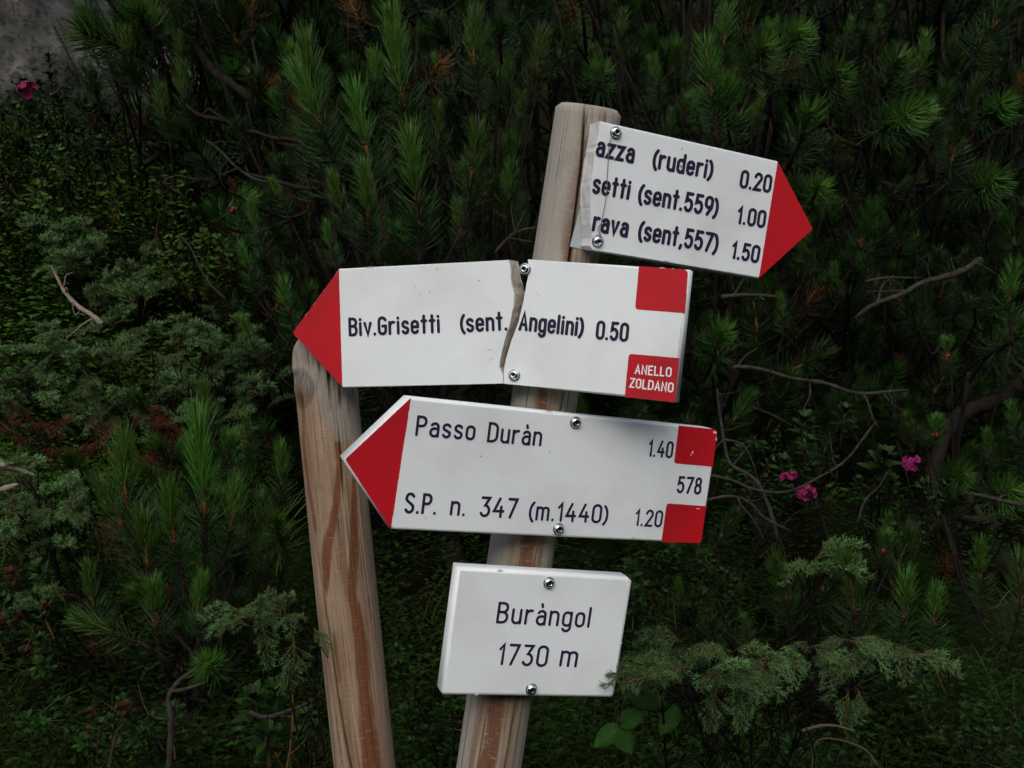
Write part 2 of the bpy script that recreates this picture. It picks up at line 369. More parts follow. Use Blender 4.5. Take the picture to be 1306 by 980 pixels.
# ------------------------------------------------------------------ lettering: single-stroke engraved capitals and small letters
def arc(cx, cy, rx, ry, a0, a1, n=None):
    n = n or max(3, int(abs(a1-a0)/18)); return [(cx+rx*math.cos(R(a0+(a1-a0)*i/n)), cy+ry*math.sin(R(a0+(a1-a0)*i/n))) for i in range(n+1)]
X_ = .70
def stad(w_, h, r, y0=0): return arc(w_-r, h-r+y0, r, r, 0, 90, 4)+arc(r, h-r+y0, r, r, 90, 180, 4)+arc(r, r+y0, r, r, 180, 270, 4)+arc(w_-r, r+y0, r, r, 270, 360, 4)+[(w_, h-r+y0)]
def bowl_a(w_=.38): return [(w_, 0), (w_, .50)]
GL = {
 'a': (.38, [arc(.20, .50, .18, .20, 150, 0)+[(.38, .0)], arc(.19, .21, .19, .20, 60, 300, 12) and [(.38, .42), (.18, .42)]+arc(.18, .21, .18, .21, 90, 270, 8)+[(.26, .0), (.38, .12)]]),
 'z': (.36, [[(0, X_), (.36, X_), (0, 0), (.36, 0)]]),
 'r': (.28, [[(0, X_), (0, 0)], arc(.22, .42, .22, .28, 175, 75)]),
 'u': (.38, [[(0, X_), (0, .19)]+arc(.19, .19, .19, .19, 180, 350, 8), [(.38, X_), (.38, 0)]]),
 'd': (.38, [stad(.38, X_, .19), [(.38, 1), (.38, 0)]]),
 'e': (.38, [[(.0, .36), (.38, .36), (.38, .50)]+arc(.19, .50, .19, .20, 10, 180, 8)+[(0, .20)]+arc(.19, .20, .19, .20, 180, 330, 7)]),
 'i': (.0, [[(0, X_), (0, 0)], [(0, .93), (0, .95)]]),
 'l': (.0, [[(0, 1), (0, 0)]]),
 't': (.26, [[(.13, 1), (.13, .0)], [(0, X_), (.26, X_)]]),
 '(': (.12, [arc(.34, .42, .34, .62, 118, 242)]), ')': (.12, [arc(-.22, .42, .34, .62, 62, -62)]),
 's': (.34, [arc(.17, .52, .17, .18, 25, 200, 8)[:-1]+[(.04, .42), (.30, .28)]+arc(.17, .18, .17, .18, 20, -155, 8)]),
 'n': (.38, [[(0, X_), (0, 0)], arc(.19, .50, .19, .20, 180, 0, 8)+[(.38, 0)]]),
 'm': (.62, [[(0, X_), (0, 0)], arc(.155, .55, .155, .15, 180, 0, 7)+[(.31, 0)], arc(.465, .55, .155, .15, 180, 0, 7)+[(.62, 0)]]),
 'o': (.38, [stad(.38, X_, .19)]),
 'g': (.38, [stad(.38, X_, .19), [(.38, X_), (.38, -.10)]+arc(.19, -.10, .19, .19, 0, -155, 8)]),
 'v': (.38, [[(0, X_), (.19, 0), (.38, X_)]]),
 '.': (.0, [[(0, .0), (0, .02)]]), ',': (.04, [[(.05, .03), (0, -.14)]]),
 'B': (.44, [[(0, 0), (0, 1), (.22, 1)]+arc(.22, .77, .20, .23, 90, -90, 8)+[(0, .54)], [(.22, .54)]+arc(.22, .27, .22, .27, 90, -90, 8)+[(0, 0)]]),
 'G': (.44, [arc(.22, .78, .22, .22, 20, 180, 8)+[(0, .22)]+arc(.22, .22, .22, .22, 180, 360, 8)+[(.44, .48), (.24, .48)]]),
 'A': (.46, [[(0, 0), (.23, 1), (.46, 0)], [(.07, .3), (.39, .3)]]),
 'P': (.42, [[(0, 0), (0, 1), (.22, 1)]+arc(.22, .75, .20, .25, 90, -90, 8)+[(0, .5)]]),
 'D': (.46, [[(0, 0), (0, 1), (.18, 1)]+arc(.18, .72, .28, .28, 90, 0, 5)+[(.46, .28)]+arc(.18, .28, .28, .28, 0, -90, 5)+[(0, 0)]]),
 'S': (.42, [arc(.21, .77, .21, .23, 25, 215, 9)[:-1]+[(.06, .62), (.36, .40)]+arc(.21, .23, .21, .23, 35, -155, 9)]),
 'E': (.38, [[(.38, 1), (0, 1), (0, 0), (.38, 0)], [(0, .52), (.32, .52)]]),
 'L': (.36, [[(0, 1), (0, 0), (.36, 0)]]), 'N': (.44, [[(0, 0), (0, 1), (.44, 0), (.44, 1)]]),
 'O': (.46, [stad(.46, 1, .23)]), 'Z': (.42, [[(0, 1), (.42, 1), (0, 0), (.42, 0)]]),
 '0': (.44, [stad(.44, 1, .22)]), '1': (.16, [[(0, .76), (.16, 1), (.16, 0)]]),
 '2': (.44, [arc(.22, .76, .22, .24, 175, -25, 9)+[(0, 0), (.44, 0)]]),
 '3': (.42, [[(.02, 1), (.40, 1), (.20, .58)]+arc(.20, .29, .22, .29, 80, -150, 10)]),
 '4': (.48, [[(.26, 1), (0, .30), (.48, .30)], [(.36, .55), (.36, 0)]]),
 '5': (.42, [[(.40, 1), (.06, 1), (.03, .56)]+arc(.20, .32, .22, .32, 125, -150, 11)]),
 '7': (.42, [[(0, 1), (.42, 1), (.12, 0)]]),
 '8': (.42, [stad(.36, .48, .18, .52) and [(x+.03, y) for x, y in stad(.36, .46, .18, .54)], stad(.42, .54, .21)]),
 '9': (.42, [stad(.42, .60, .21, .40), [(.42, .62), (.40, .40), (.16, 0)]]),
}
GL['à'] = (.38, GL['a'][1]+[[(.165, 1.06), (.20, .92)]])
def stroke_mesh(mb, pts, hw, z, mp, m=0):
    P = [Vector(p) for p in pts]; Q = [P[0]]
    for p in P[1:]:
        if (p-Q[-1]).length > 1e-4: Q.append(p)
    P = Q
    if len(P) == 1: P.append(P[0]+Vector((0, .01)))
    closed = (P[0]-P[-1]).length < 1e-3 and len(P) > 4
    if closed: P = P[:-1]
    L = []; Rr = []; n = len(P)
    for i in range(n):
        a = P[i-1] if (i > 0 or closed) else None; c = P[(i+1) % n] if (i < n-1 or closed) else None
        d1 = (P[i]-a).normalized() if a is not None else None; d2 = (c-P[i]).normalized() if c is not None else None
        d1 = d1 if d1 is not None else d2; d2 = d2 if d2 is not None else d1
        n1 = Vector((-d1.y, d1.x)); n2 = Vector((-d2.y, d2.x)); nn = n1+n2
        if nn.length < .3: nn = n1
        nn.normalize(); k = hw/max(.45, nn.dot(n1)); L.append(P[i]+nn*k); Rr.append(P[i]-nn*k)
    if closed:
        v = L+Rr; f = [(n+i, n+(i+1) % n, (i+1) % n, i) for i in range(n)]
    else:
        v = L+Rr; f = [(n+i, n+i+1, i+1, i) for i in range(n-1)]
        for e, d in ((0, (P[0]-P[1]).normalized()), (n-1, (P[-1]-P[-2]).normalized())):
            s = Vector((-d.y, d.x)); c0 = len(v); K = 6
            v += [P[e]+s*hw*math.cos(math.pi*k/K)+d*hw*math.sin(math.pi*k/K) for k in range(K+1)]
            f.append(tuple(range(c0+K, c0-1, -1)))
    mb.add([mp(p, z) for p in v], f, m)
def set_text(parent, B, words, sw, matr, z0=.0004, name='lettering'):
    """words: (text, baseline start px, baseline end px, cap height px) -> flat lettering on the board face"""
    for tx, (x0, y0), (x1, y1), h in words:
        mb = MB()
        a = B.uv(x0, y0); b_ = B.uv(x1, y1); H = (B.uv(x0, y0-h)-a).length*.99
        eu = (b_-a).normalized(); ev = Vector((-eu.y, eu.x)); hw = sw*H/2
        gap = .27; adv = 0; pos = []
        for ch in tx:
            g_ = GL[ch]; pos.append(adv); adv += g_[0]+gap+(.03 if ch in 'il1.,' else 0)
        tot = adv-gap; W = (b_-a).length-2*hw; sx = W/max(tot, .01)
        k = 0
        for ch, p in zip(tx, pos):
            for st_ in GL[ch][1]:
                k += 1
                # build in true millimetres so that stroke width stays even
                pts = [((p+q[0])*sx, q[1]*(H-2*hw)+hw) for q in st_]
                stroke_mesh(mb, pts, hw, z0+.00002*(k % 9), lambda q, z: tuple((a+eu*(q.x+hw)+ev*q.y))+(z,))
        mb.build(name, matr, parent, False)

# ------------------------------------------------------------------ sign boards
class Board:
    def __init__(s, name, label, post, py, yaw, t, outline, brk=None, core=None, bev=.0025, off=0.0, cat='sign', P0=None, pitch=-.05, tilt=0.0):
        # plane tangent to the post at image height py; yaw turns its face
        th = R(yaw); up = camdir(-math.sin(R(-8)) if tilt == 0 else tilt, -1, pitch)
        n0 = camdir(math.sin(th), 0, -math.cos(th)); n0 = (n0-up*n0.dot(up)).normalized()
        s.N = n0; s.V = up; s.U = s.V.cross(s.N).normalized()
        if P0 is None: ax = post.axis_at(py); O = ax + s.N*(post.r+t+.001+off)
        else: O = P0
        s.O = O; s.t = t
        M = Matrix((s.U, s.V, s.N)).transposed().to_4x4(); M.translation = O; s.M = M; s.Mi = M.inverted()
        s.root = thing(name, label, cat, M)
        s.body(outline, t, brk or [], core, bev)
    def uv(s, px, py):
        d = ray(px, py); k = (s.O-CAMPOS).dot(s.N)/d.dot(s.N); q = s.Mi @ (CAMPOS+d*k); return Vector((q.x, q.y))
    def body(s, outline, t, brk, core, bev):
        """outline: px points clockwise on the face; brk: indices of points on the broken edge, with back-face px shift"""
        P = []; B_ = {}; 
        for i, p in enumerate(outline):
            P.append(s.uv(p[0], p[1])); 
            if len(p) > 2: B_[i] = p[2]             # broken edge vertex: outward shift (m) of the back edge
        # subdivide broken edges
        Q = []; sh = []
        for i, p in enumerate(P):
            j = (i+1) % len(P); Q.append(p); sh.append(B_.get(i))
            if i in B_ and j in B_:
                nsub = max(2, int((P[j]-p).length/.0025))
                for k in range(1, nsub):
                    f = k/nsub; q = p.lerp(P[j], f); nn = Vector((-(P[j]-p).y, (P[j]-p).x)).normalized()
                    q += nn*.0006*noise.noise(Vector((q.x*200, q.y*200, 2))); Q.append(q); sh.append(B_[i]*(1-f)+B_[j]*f)
        n = len(Q); area = sum(Q[i].x*Q[(i+1) % n].y-Q[(i+1) % n].x*Q[i].y for i in range(n))
        if area < 0: Q = Q[::-1]; sh = sh[::-1]
        out = []
        for i in range(n):
            d1 = (Q[i]-Q[i-1]).normalized(); d2 = (Q[(i+1) % n]-Q[i]).normalized()
            nn = Vector((d1.y, -d1.x))+Vector((d2.y, -d2.x)); nn.normalize()
            out.append(nn/max(.5, nn.dot(Vector((d1.y, -d1.x)))))
            avg = []
        for i in range(n):
            a = Vector((0, 0))
            for k in range(-6, 7):
                if sh[(i+k) % n] is not None: a += out[(i+k) % n]
            avg.append(a.normalized() if a.length > 0 else out[i].normalized())
            if i: pass
        lay = [(0, -bev), (-bev*.3, -bev*.3), (-bev, 0), (-t*.4, 0), (-t*.7, 0), (-t+bev, 0), (-t, -bev)]
        v = []
        for li, (z, ins) in enumerate(lay):
            for i in range(n):
                if sh[i] is None: q = Q[i]+out[i]*ins; zz = z; 
                else:
                    f = -z/t; o = avg[i]; f = f**.6
                    q = Q[i]+o*(sh[i]*f + (.0014*noise.noise(Vector((Q[i].x*60, Q[i].y*60, li*.9))) if li else 0)); zz = z if li else -.0001
                v.append((q.x, q.y, zz))
        f = [tuple(range(n))]; mi = [0]; sm = [False]
        for li in range(len(lay)-1):
            for i in range(n):
                j = (i+1) % n; f.append((li*n+j, li*n+i, (li+1)*n+i, (li+1)*n+j)); br = sh[i] is not None and sh[j] is not None
                mi.append(1 if br and core else 0); sm.append(not br)
        f.append(tuple(range(len(lay)*n-1, (len(lay)-1)*n-1, -1))); mi.append(0); sm.append(False)
        s.Q = Q
        mesh_obj('board', v, f, [M_WHITE]+([core] if core else []), s.root, mi, sm)
    def patch(s, pts, m, name='red_panel', th=.00035, rc=(), rough=0.0, label=None):
        """thin paint panel on the face; rc: corner index -> rounding px"""
        out = []
        n = len(pts); rc = dict(rc)
        for i, p in enumerate(pts):
            if i in rc:
                a = Vector(pts[i-1]); c = Vector(pts[(i+1) % n]); p = Vector(p); r = rc[i]
                A = p+(a-p).normalized()*r; Bp = p+(c-p).normalized()*r
                for k in range(6):
                    f = k/5; out.append(A.lerp(p, f).lerp(p.lerp(Bp, f), f))
            else: out.append(Vector(p))
        if rough:
            o2 = []
            for i, p in enumerate(out):
                q = out[(i+1) % len(out)]; L = (q-p).length; k = max(1, int(L/3))
                nn = Vector((-(q-p).y, (q-p).x)).normalized() if L > 0 else Vector((0, 0))
                o2 += [p.lerp(q, j/k)+(nn*rough*noise.noise(Vector((p.x+j*.9, p.y, 1))) if j else Vector((0, 0))) for j in range(k)]
            out = o2
        q = [s.uv(*p) for p in out]; m_ = len(q)
        if sum(q[i].x*q[(i+1) % m_].y-q[(i+1) % m_].x*q[i].y for i in range(m_)) < 0: q = q[::-1]
        v = [(p.x, p.y, th) for p in q]+[(p.x, p.y, -.0003) for p in q]
        f = [tuple(range(m_))]+[((i+1) % m_, i, m_+i, m_+(i+1) % m_) for i in range(m_)]
        o = mesh_obj(name, v, f, m, s.root, None, False)
        if label: o['label'] = label
        return o
    def screw(s, px, py, r=.0062, dz=0.0):
        """round-headed bolt with a socket, on a washer"""
        c = s.uv(px, py); o = bpy.data.objects.get('bolt_master')
        mb = MB(); n = 28
        prof = [(r*1.0, .0018), (r*.985, .0032), (r*.88, .0046), (r*.66, .0056), (r*.50, .0059), (r*.46, .0058)]
        v = []; f = []
        for rr, z in prof:
            for k in range(n):
                a = 2*math.pi*k/n; v.append((rr*math.cos(a), rr*math.sin(a), z))
        # hexagonal socket
        for z, rr in ((.0058, .40), (.0028, .37)):
            for k in range(n):
                a = 2*math.pi*k/n; hx = math.cos(math.pi/6)/math.cos((a % (math.pi/3))-math.pi/6); v.append((r*rr*hx*math.cos(a), r*rr*hx*math.sin(a), z))
        L = len(prof)+2; mi = []
        for j in range(L-1):
            for k in range(n): f.append((j*n+k, j*n+(k+1) % n, (j+1)*n+(k+1) % n, (j+1)*n+k)); mi.append(1 if j >= L-2 else 0)
        f.append(tuple((L-1)*n+k for k in range(n))); mi.append(1)
        for k in range(n): a = 2*math.pi*k/n; v.append((r*math.cos(a), r*math.sin(a), -.004))
        f += [(L*n+k, L*n+(k+1) % n, (k+1) % n, k) for k in range(n)]; mi += [0]*n
        b_ = mesh_obj('bolt', v, f, [M_METAL, M_RECESS], s.root, mi, [m_ == 0 for m_ in mi])
        b_.matrix_basis = Matrix.Translation((c.x, c.y, dz)) @ Matrix.Rotation(rnd.uniform(-.09, .09), 4, 'X') @ Matrix.Rotation(rnd.uniform(0, 1), 4, 'Z')
        mb = MB(); v = []; rw = r*1.16
        for rr, z in ((r*.7, .0016), (rw, .0014), (rw, .0001)):
            for k in range(n): a = 2*math.pi*k/n; v.append((rr*math.cos(a), rr*math.sin(a), z))
        mb.add(v, [(j*n+k, j*n+(k+1) % n, (j+1)*n+(k+1) % n, (j+1)*n+k) for j in range(2) for k in range(n)])
        mb.build('washer', M_METAL, b_, False)

TB = .027
# --- 1: arrow to the right, left end snapped off
b1 = Board('trail_sign', 'topmost white arrow sign with red tip pointing right, left end snapped off', postA, 235, 17, TB,
  [(765.7, 154.4), (992.3, 205.6), (1037.3, 292.2), (967.2, 356), (747.3+9, 318.5, .0014), (752.5, 313, .0021), (755.5, 304, .0024), (754, 292, .0028), (753, 262, .0028), (753.5, 240, .0024), (757, 215, .0028), (759.5, 195, .0028), (762.5, 178, .0031), (764.5, 163, .0024), (765.7, 154.5, .0021)], core=M_COREW, pitch=-.08, off=.0024)
b1.patch([(991.8, 206.6), (1036.3, 292.3), (967.8, 355.0)], M_RED, rc=((1, 2),), rough=.35)
set_text(b1.root, b1, [('azza', (758.5, 199.5), (808, 209.5), 27.5), ('(ruderi)', (830.5, 215), (908, 229.8), 27), ('0.20', (942, 240), (982.5, 247.2), 24.5)], .17, M_INK)
set_text(b1.root, b1, [('setti', (754, 247), (802.5, 256), 27), ('(sent.559)', (812, 259.5), (914.8, 278), 27), ('1.00', (938.5, 286), (975, 292), 24)], .17, M_INK)
set_text(b1.root, b1, [('rava', (754, 295), (800, 304.0), 27), ('(sent,557)', (812, 306.5), (914.5, 324), 27), ('1.50', (931, 330.3), (967, 336.8), 24)], .17, M_INK)
b1.screw(785, 169.5); b1.screw(762, 308)
pl = MB(); pp = [b1.uv(*p) for p in [(760, 225), (751, 262), (737, 314), (758, 319), (785, 324), (800, 240)]]
zb = -TB-.0012
pl.add([(p.x, p.y, zb+.0008) for p in pp]+[(p.x, p.y, zb-.0006) for p in pp], [(5, 4, 3, 2, 1, 0)][:0]+[tuple(range(6)), tuple(range(11, 5, -1))]+[((i+1) % 6, i, 6+i, 6+(i+1) % 6) for i in range(6)])
pl.build('backing_plate', M_PLATE, b1.root, False)
wr = MB(); wp = [(778.5, 174, .003), (776, 190, .0012), (774.5, 215, .001), (772.5, 250, .001), (769.5, 268, .0012), (765.5, 290, .001), (764, 300, .003), (766, 306, .004)]
wr.tube(smooth_path([tuple(b1.uv(a, c_))+(z+.0006,) for a, c_, z in wp], 5), .0005, 6)
wr.tube(smooth_path([tuple(b1.uv(a, c_))+(z+.0006,) for a, c_, z in [(766, 285, .001), (762, 293, .0013), (764.5, 301, .004)]], 5), .0005, 6)
wr.build('wire', M_WIRE, b1.root)
# --- 2: broken in two pieces
b2r = Board('trail_sign', 'right piece of the broken arrow sign, with two red squares, ANELLO ZOLDANO', postA, 410, -19, TB,
  [(879.6, 344), (861.7, 514), (642.3, 489.5, .001), (642.6, 472, .001), (645.3, 457.8, .001), (652, 435, -.001), (661.5, 410, -.002), (667, 387, -.003), (669.5, 373, -.004), (674, 350, -.005), (673.3, 331, -.002)], core=M_CORE, bev=.004, pitch=-.06)
b2r.patch([(815, 339.6), (879.1-1.5, 344.4), (873.7, 399.5), (810, 394.6)], M_RED, rc=((1, 6), (3, 5)), rough=.3)
b2r.patch([(802, 451.3), (866.6, 457), (860.6, 513.2), (796.8, 506.3)], M_RED, rc=((0, 5),), rough=.2)
set_text(b2r.root, b2r, [('Angelini)', (661, 422), (744, 430), 25.5), ('0.50', (759, 433.2), (801, 437), 25)], .16, M_INK)
set_text(b2r.root, b2r, [('ANELLO', (809.5, 477.2), (856.2, 481.4), 12.6), ('ZOLDANO', (802.5, 494.4), (858.5, 501.2), 12.8)], .15, M_WHITEINK, z0=.0008)
b2r.screw(670, 343.7); b2r.screw(656.3, 478.5)
Pl = b2r.M @ Vector((*b2r.uv(655, 410), 0))
b2l = Board('trail_sign', 'left piece of the broken arrow sign, red tip pointing left, reading Biv.Grisetti', postB, 430, -15, TB,
  [(432.1, 343), (649, 331.8, .004), (650.5, 340, .004), (651, 352, .006), (652.3, 363.6, .008), (655.6, 375, .007), (654.8, 389, .008), (650, 412, .006), (643.3, 435, .004), (638, 457.8, .003), (636.6, 469, .004), (641.4, 478, .0015), (641.8, 489.3, .001), (437, 495), (372.6, 424.5)], core=M_CORE, bev=.0018,
  P0=Pl+FW*.004, pitch=-.05, tilt=.02)
b2l.patch([(432.3, 344.2), (436.6, 493.6), (373.6, 424.6)], M_RED, rough=.4)
set_text(b2l.root, b2l, [('Biv.Grisetti', (445, 429.6), (562, 425.3), 24.5), ('(sent.', (587, 424.8), (648, 422), 25)], .16, M_INK)
# --- 3: arrow to the left, complete
b3 = Board('trail_sign', 'long unbroken white arrow sign pointing left, reading Passo Duràn and 578', postA, 600, 21.5, TB,
  [(522, 507), (908, 546.8), (914.2, 549.3), (915.6, 553), (895.3, 688), (893.6, 693), (888, 693.4), (498.9, 675.5), (438.8, 586)], bev=.003, pitch=-.045)
b3.patch([(524, 507.6), (498.4, 675.0), (440.2, 586)], M_RED, rc=((2, 3),), rough=.5)
b3.patch([(865.8, 543.0), (911.5, 547.6), (914.6, 552.0), (909.0, 595.5), (859.4, 591)], M_RED, rc=((4, 4),), rough=.25)
b3.patch([(850.4, 642.1), (900.6, 645.8), (894.2, 690.5), (891, 692.6), (843.4, 691.6)], M_RED, rc=((0, 4),), rough=.2)
set_text(b3.root, b3, [('Passo', (529, 556.3), (605, 562.4), 27), ('Duràn', (620.5, 564.3), (690, 569.8), 26.5), ('140'[:1]+'.40', (825.5, 582.6), (857, 585.2), 22.5)], .135, M_INK)
set_text(b3.root, b3, [('S.P.', (514.5, 655), (556, 657), 27.5), ('n.', (573, 657.7), (593, 658.8), 26), ('347', (610.5, 659.6), (658.5, 662), 27), ('(m.1440)', (673, 663.8), (774.5, 668.3), 25.5), ('1.20', (808.5, 671), (843.5, 673), 22.3)], .135, M_INK)
set_text(b3.root, b3, [('578', (862, 629.3), (893.5, 631.4), 22.5)], .15, M_INK)
b3.screw(733.6, 538.8); b3.screw(712, 674.7)
# --- 4: the place sign
b4 = Board('place_sign', 'small rectangular white place sign low on the tall post reading Buràngol 1730 m', postA, 810, 18, TB,
  [(584, 724), (801, 736.5), (806.8, 741.5), (784.3, 886), (780.5, 890.9), (566, 887.2), (563.2, 884)], bev=.0042, pitch=-.05)
set_text(b4.root, b4, [('Buràngol', (632, 795.2), (752, 801.2), 28)], .125, M_INK)
set_text(b4.root, b4, [('1730', (633.5, 848.3), (697, 851.2), 28.3), ('m', (712.5, 850.3), (735, 851.6), 28.5)], .125, M_INK)
b4.screw(699.8, 743.3); b4.screw(677.3, 878.8)
#PLANTS

def chips(B, lst, m=None, name='paint_chip'):
    for x, y, a, b_, rot in lst:
        pts = []; k = 9
        for i in range(k):
            t = 2*math.pi*i/k; r = 1+.45*noise.noise(Vector((x+i*3.1, y, 2))); u, v_ = a*math.cos(t)*r, b_*math.sin(t)*r
            pts.append((x+u*math.cos(rot)-v_*math.sin(rot), y+u*math.sin(rot)+v_*math.cos(rot)))
        B.patch(pts, m or M_SCUFF, name, .00055)
M_SCUFF, t, b = mat('grey_scuff'); b.inputs['Base Color'].default_value = (.60, .59, .56, 1); b.inputs['Roughness'].default_value = .8
M_GRIME, t, b = mat('dark_grime'); b.inputs['Base Color'].default_value = (.30, .28, .24, 1); b.inputs['Roughness'].default_value = .9
chips(b2l, [(529, 365, 4, .6, 1.0), (536, 374, 2.5, .6, 1.2), (557, 343, 2.5, .5, -.5), (624, 446, 4, .5, .1), (626, 458, 3, .5, -.6)])
chips(b2l, [(548, 372, 1, .8, 0), (611, 358, 1, .7, 0), (498, 492.5, 3, .8, 0), (545, 491.5, 2, .7, 0), (470, 340.8, 5, .5, -.1)], M_GRIME)
chips(b2r, [(684, 373, 2.4, .6, .8), (688.5, 376, 2.2, .6, .9)], M_PINK)
chips(b2r, [(845, 342.0, 4, .6, .05), (858, 342.9, 1.5, .5, .05), (812.2, 368, .6, 3, .05)], M_SCUFF)
chips(b3, [(911.5, 551.5, 2.5, 1.6, .5), (913.3, 560, .8, 2.5, .1), (883, 577, .9, 2, .3), (881, 580.5, .9, .8, 0), (893, 596, 4, .5, .08), (890, 649, 3, .5, .1)], M_PINK)
chips(b3, [(613, 582, 1.2, .8, 0), (808, 686.5, 1.2, 1, 0), (701, 577, .8, .8, 0), (543, 661, .8, .8, 0), (700, 524, 5, .6, .1)], M_GRIME)
chips(b4, [(608, 886, 2, .8, 0), (792, 820, .8, 2, .1), (637, 727.5, 3, .7, .05)], M_SCUFF)
chips(b1, [(870, 190, .9, .8, 0), (869, 213, 3, 1.3, 1.2), (905, 190, .7, .7, 0), (850, 333.5, 3, .7, .15)], M_GRIME)
# ------------------------------------------------------------------ plant meshes that are shared by many objects
def needle_block(base, dirs, up, length, width, curve=.25, sides=3, rings=3):
    """many slim three-sided needles at once; returns verts, faces"""
    n = len(base); d = dirs/np.linalg.norm(dirs, axis=1, keepdims=True)
    upv = np.broadcast_to(up, d.shape); s = np.cross(d, upv+nr.normal(0, .05, d.shape)); s /= np.maximum(1e-6, np.linalg.norm(s, axis=1, keepdims=True))
    q = np.cross(s, d)
    ts = [0, .55, 1.0][:rings] if rings == 3 else [0, 1.0]; wd = [.8, 1, .25] if rings == 3 else [1, .12]
    vs = []
    for t, w_ in zip(ts, wd):
        c = base + d*(length*t)[:, None] + upv*(curve*length*t*t)[:, None]
        for k in range(sides):
            a = 2*math.pi*k/sides
            vs.append(c + (s*math.cos(a)+q*math.sin(a)*.7)*(width*w_)[:, None])
    V = np.stack(vs, 1).reshape(-1, 3); per = len(ts)*sides
    fl = []
    for r_ in range(len(ts)-1):
        for k in range(sides):
            fl.append((r_*sides+k, r_*sides+(k+1) % sides, (r_+1)*sides+(k+1) % sides, (r_+1)*sides+k))
    Fc = (np.array(fl)[None] + (np.arange(n)*per)[:, None, None]).reshape(-1, 4)
    return V, Fc, per
def npmesh(name, parts, mats):
    """parts: list of (V, F(list/array), material, tone array)"""
    V = []; Fs = []; mi = []; tn = []; o = 0
    for v, f, m, t in parts:
        V.append(np.asarray(v, dtype=float)); Fs += (np.asarray(f)+o).tolist() if not isinstance(f, list) else [tuple(i+o for i in q) for q in f]
        mi += [m]*len(f); tn.append(np.broadcast_to(t, (len(v),))); o += len(v)
    me = bpy.data.meshes.new(name); me.from_pydata(np.concatenate(V).tolist(), [], Fs)
    for m in mats: me.materials.append(m)
    me.polygons.foreach_set('material_index', mi); me.polygons.foreach_set('use_smooth', [True]*len(mi))
    a = me.attributes.new('tone', 'FLOAT', 'POINT'); a.data.foreach_set('value', np.concatenate(tn).astype(np.float32)); return me
def mbpart(mb, m, tone=0.0): return (np.array([tuple(p) for p in mb.v]), [tuple(q) for q in mb.f], m, tone)

def pine_shoot_mesh(L=.15, nn=300, splay=0.0, cones=False, dead=False, bare=.0, yt=1.0):
    cv = nr.normal(0, .010, 2)
    def stem(t): return np.array([cv[0]*math.sin(t*2.4), cv[1]*math.sin(t*2.2), L*t])
    ts = np.sort(nr.uniform(0, 1, nn)**.72); ts = ts[(abs(ts-.50) > .035) | (nr.uniform(size=len(ts)) < .3)]
    ts = ts[ts > bare]; n = len(ts)
    base = np.array([stem(t) for t in ts]); ph = nr.uniform(0, 2*math.pi, n)
    young = ts > .50
    ang = np.where(young, np.radians(38-14*(ts-.5)*2 + splay*30), np.radians(78-30*ts+splay*8)) + nr.normal(0, .13, n)
    d = np.stack([np.sin(ang)*np.cos(ph), np.sin(ang)*np.sin(ph), np.cos(ang)], 1)
    ln = np.where(young, np.clip(L*(1.20-ts), .030, .050), .060-.008*ts)*nr.uniform(.78, 1.12, n)
    wd = nr.uniform(.0009, .00135, n)
    V, Fc, per = needle_block(base, d, np.array([0, 0, 1.]), ln, wd, curve=.28)
    tone = np.repeat(np.where(young, nr.uniform(.45, 1.0, n)*(.6+.5*ts), nr.uniform(0, .45, n)), per)
    tip = np.tile(np.repeat([-.25, .08, .3], 3), n); tone = np.clip((tone+tip)*yt*np.repeat(nr.uniform(.6, 1.2, n), per), 0, 1.3)  # shade at the needle base and highlight at the tip put into tone
    mb = MB(); mb.tube([stem(t) for t in np.linspace(-.12, .5, 6)], [.0042, .004, .0038, .0036, .0034, .003], 6, 1, jit=.12)
    tw = MB(); tw.tube([stem(t) for t in np.linspace(.44, 1.0, 5)], [.0038, .0034, .003, .0028, .0014], 6, 2)
    # little bud scales and sheaths round the stem
    for k in range(26):
        t = rnd.uniform(.42, .72) if k < 18 else rnd.uniform(0, .45); c_ = stem(t); a = rnd.uniform(0, 6.28); 
        p = c_+np.array([math.cos(a), math.sin(a), 0])*.0035; tw.tube([p, p+np.array([math.cos(a)*.004, math.sin(a)*.004, .007])], [.0013, .0005], 4, 2)
    parts = [(V, Fc, 0, tone), mbpart(mb, 1), mbpart(tw, 2)]
    if cones:
        cb = MB()
        for k in range(11):
            a = rnd.uniform(0, 6.28); z = rnd.uniform(.38, .52); c_ = stem(z)+np.array([math.cos(a), math.sin(a), 0])*.007
            cb.ball(c_, (.0045, .0045, .0065), 3, 7, 5)
        parts.append(mbpart(cb, 3))
    return npmesh('shoot', parts, [M_BROWNN if dead else M_NEEDLE, M_BARK, M_TWIG, M_CONE])
SH_SHADED = [pine_shoot_mesh(.15, 200, .3, yt=.24), pine_shoot_mesh(.12, 190, .7, yt=.2), pine_shoot_mesh(.16, 210, .1, yt=.35), pine_shoot_mesh(.11, 180, 1.0, yt=.2)]  # darker copies of the shoots: shade of the deep pines put into needle tone
SH = [pine_shoot_mesh(.17, 230), pine_shoot_mesh(.19, 250), pine_shoot_mesh(.14, 200), pine_shoot_mesh(.15, 210, .35),
      pine_shoot_mesh(.11, 200, .9), pine_shoot_mesh(.13, 210, .6), pine_shoot_mesh(.12, 190, .4, True), pine_shoot_mesh(.16, 200, .2, False, False, .15)]

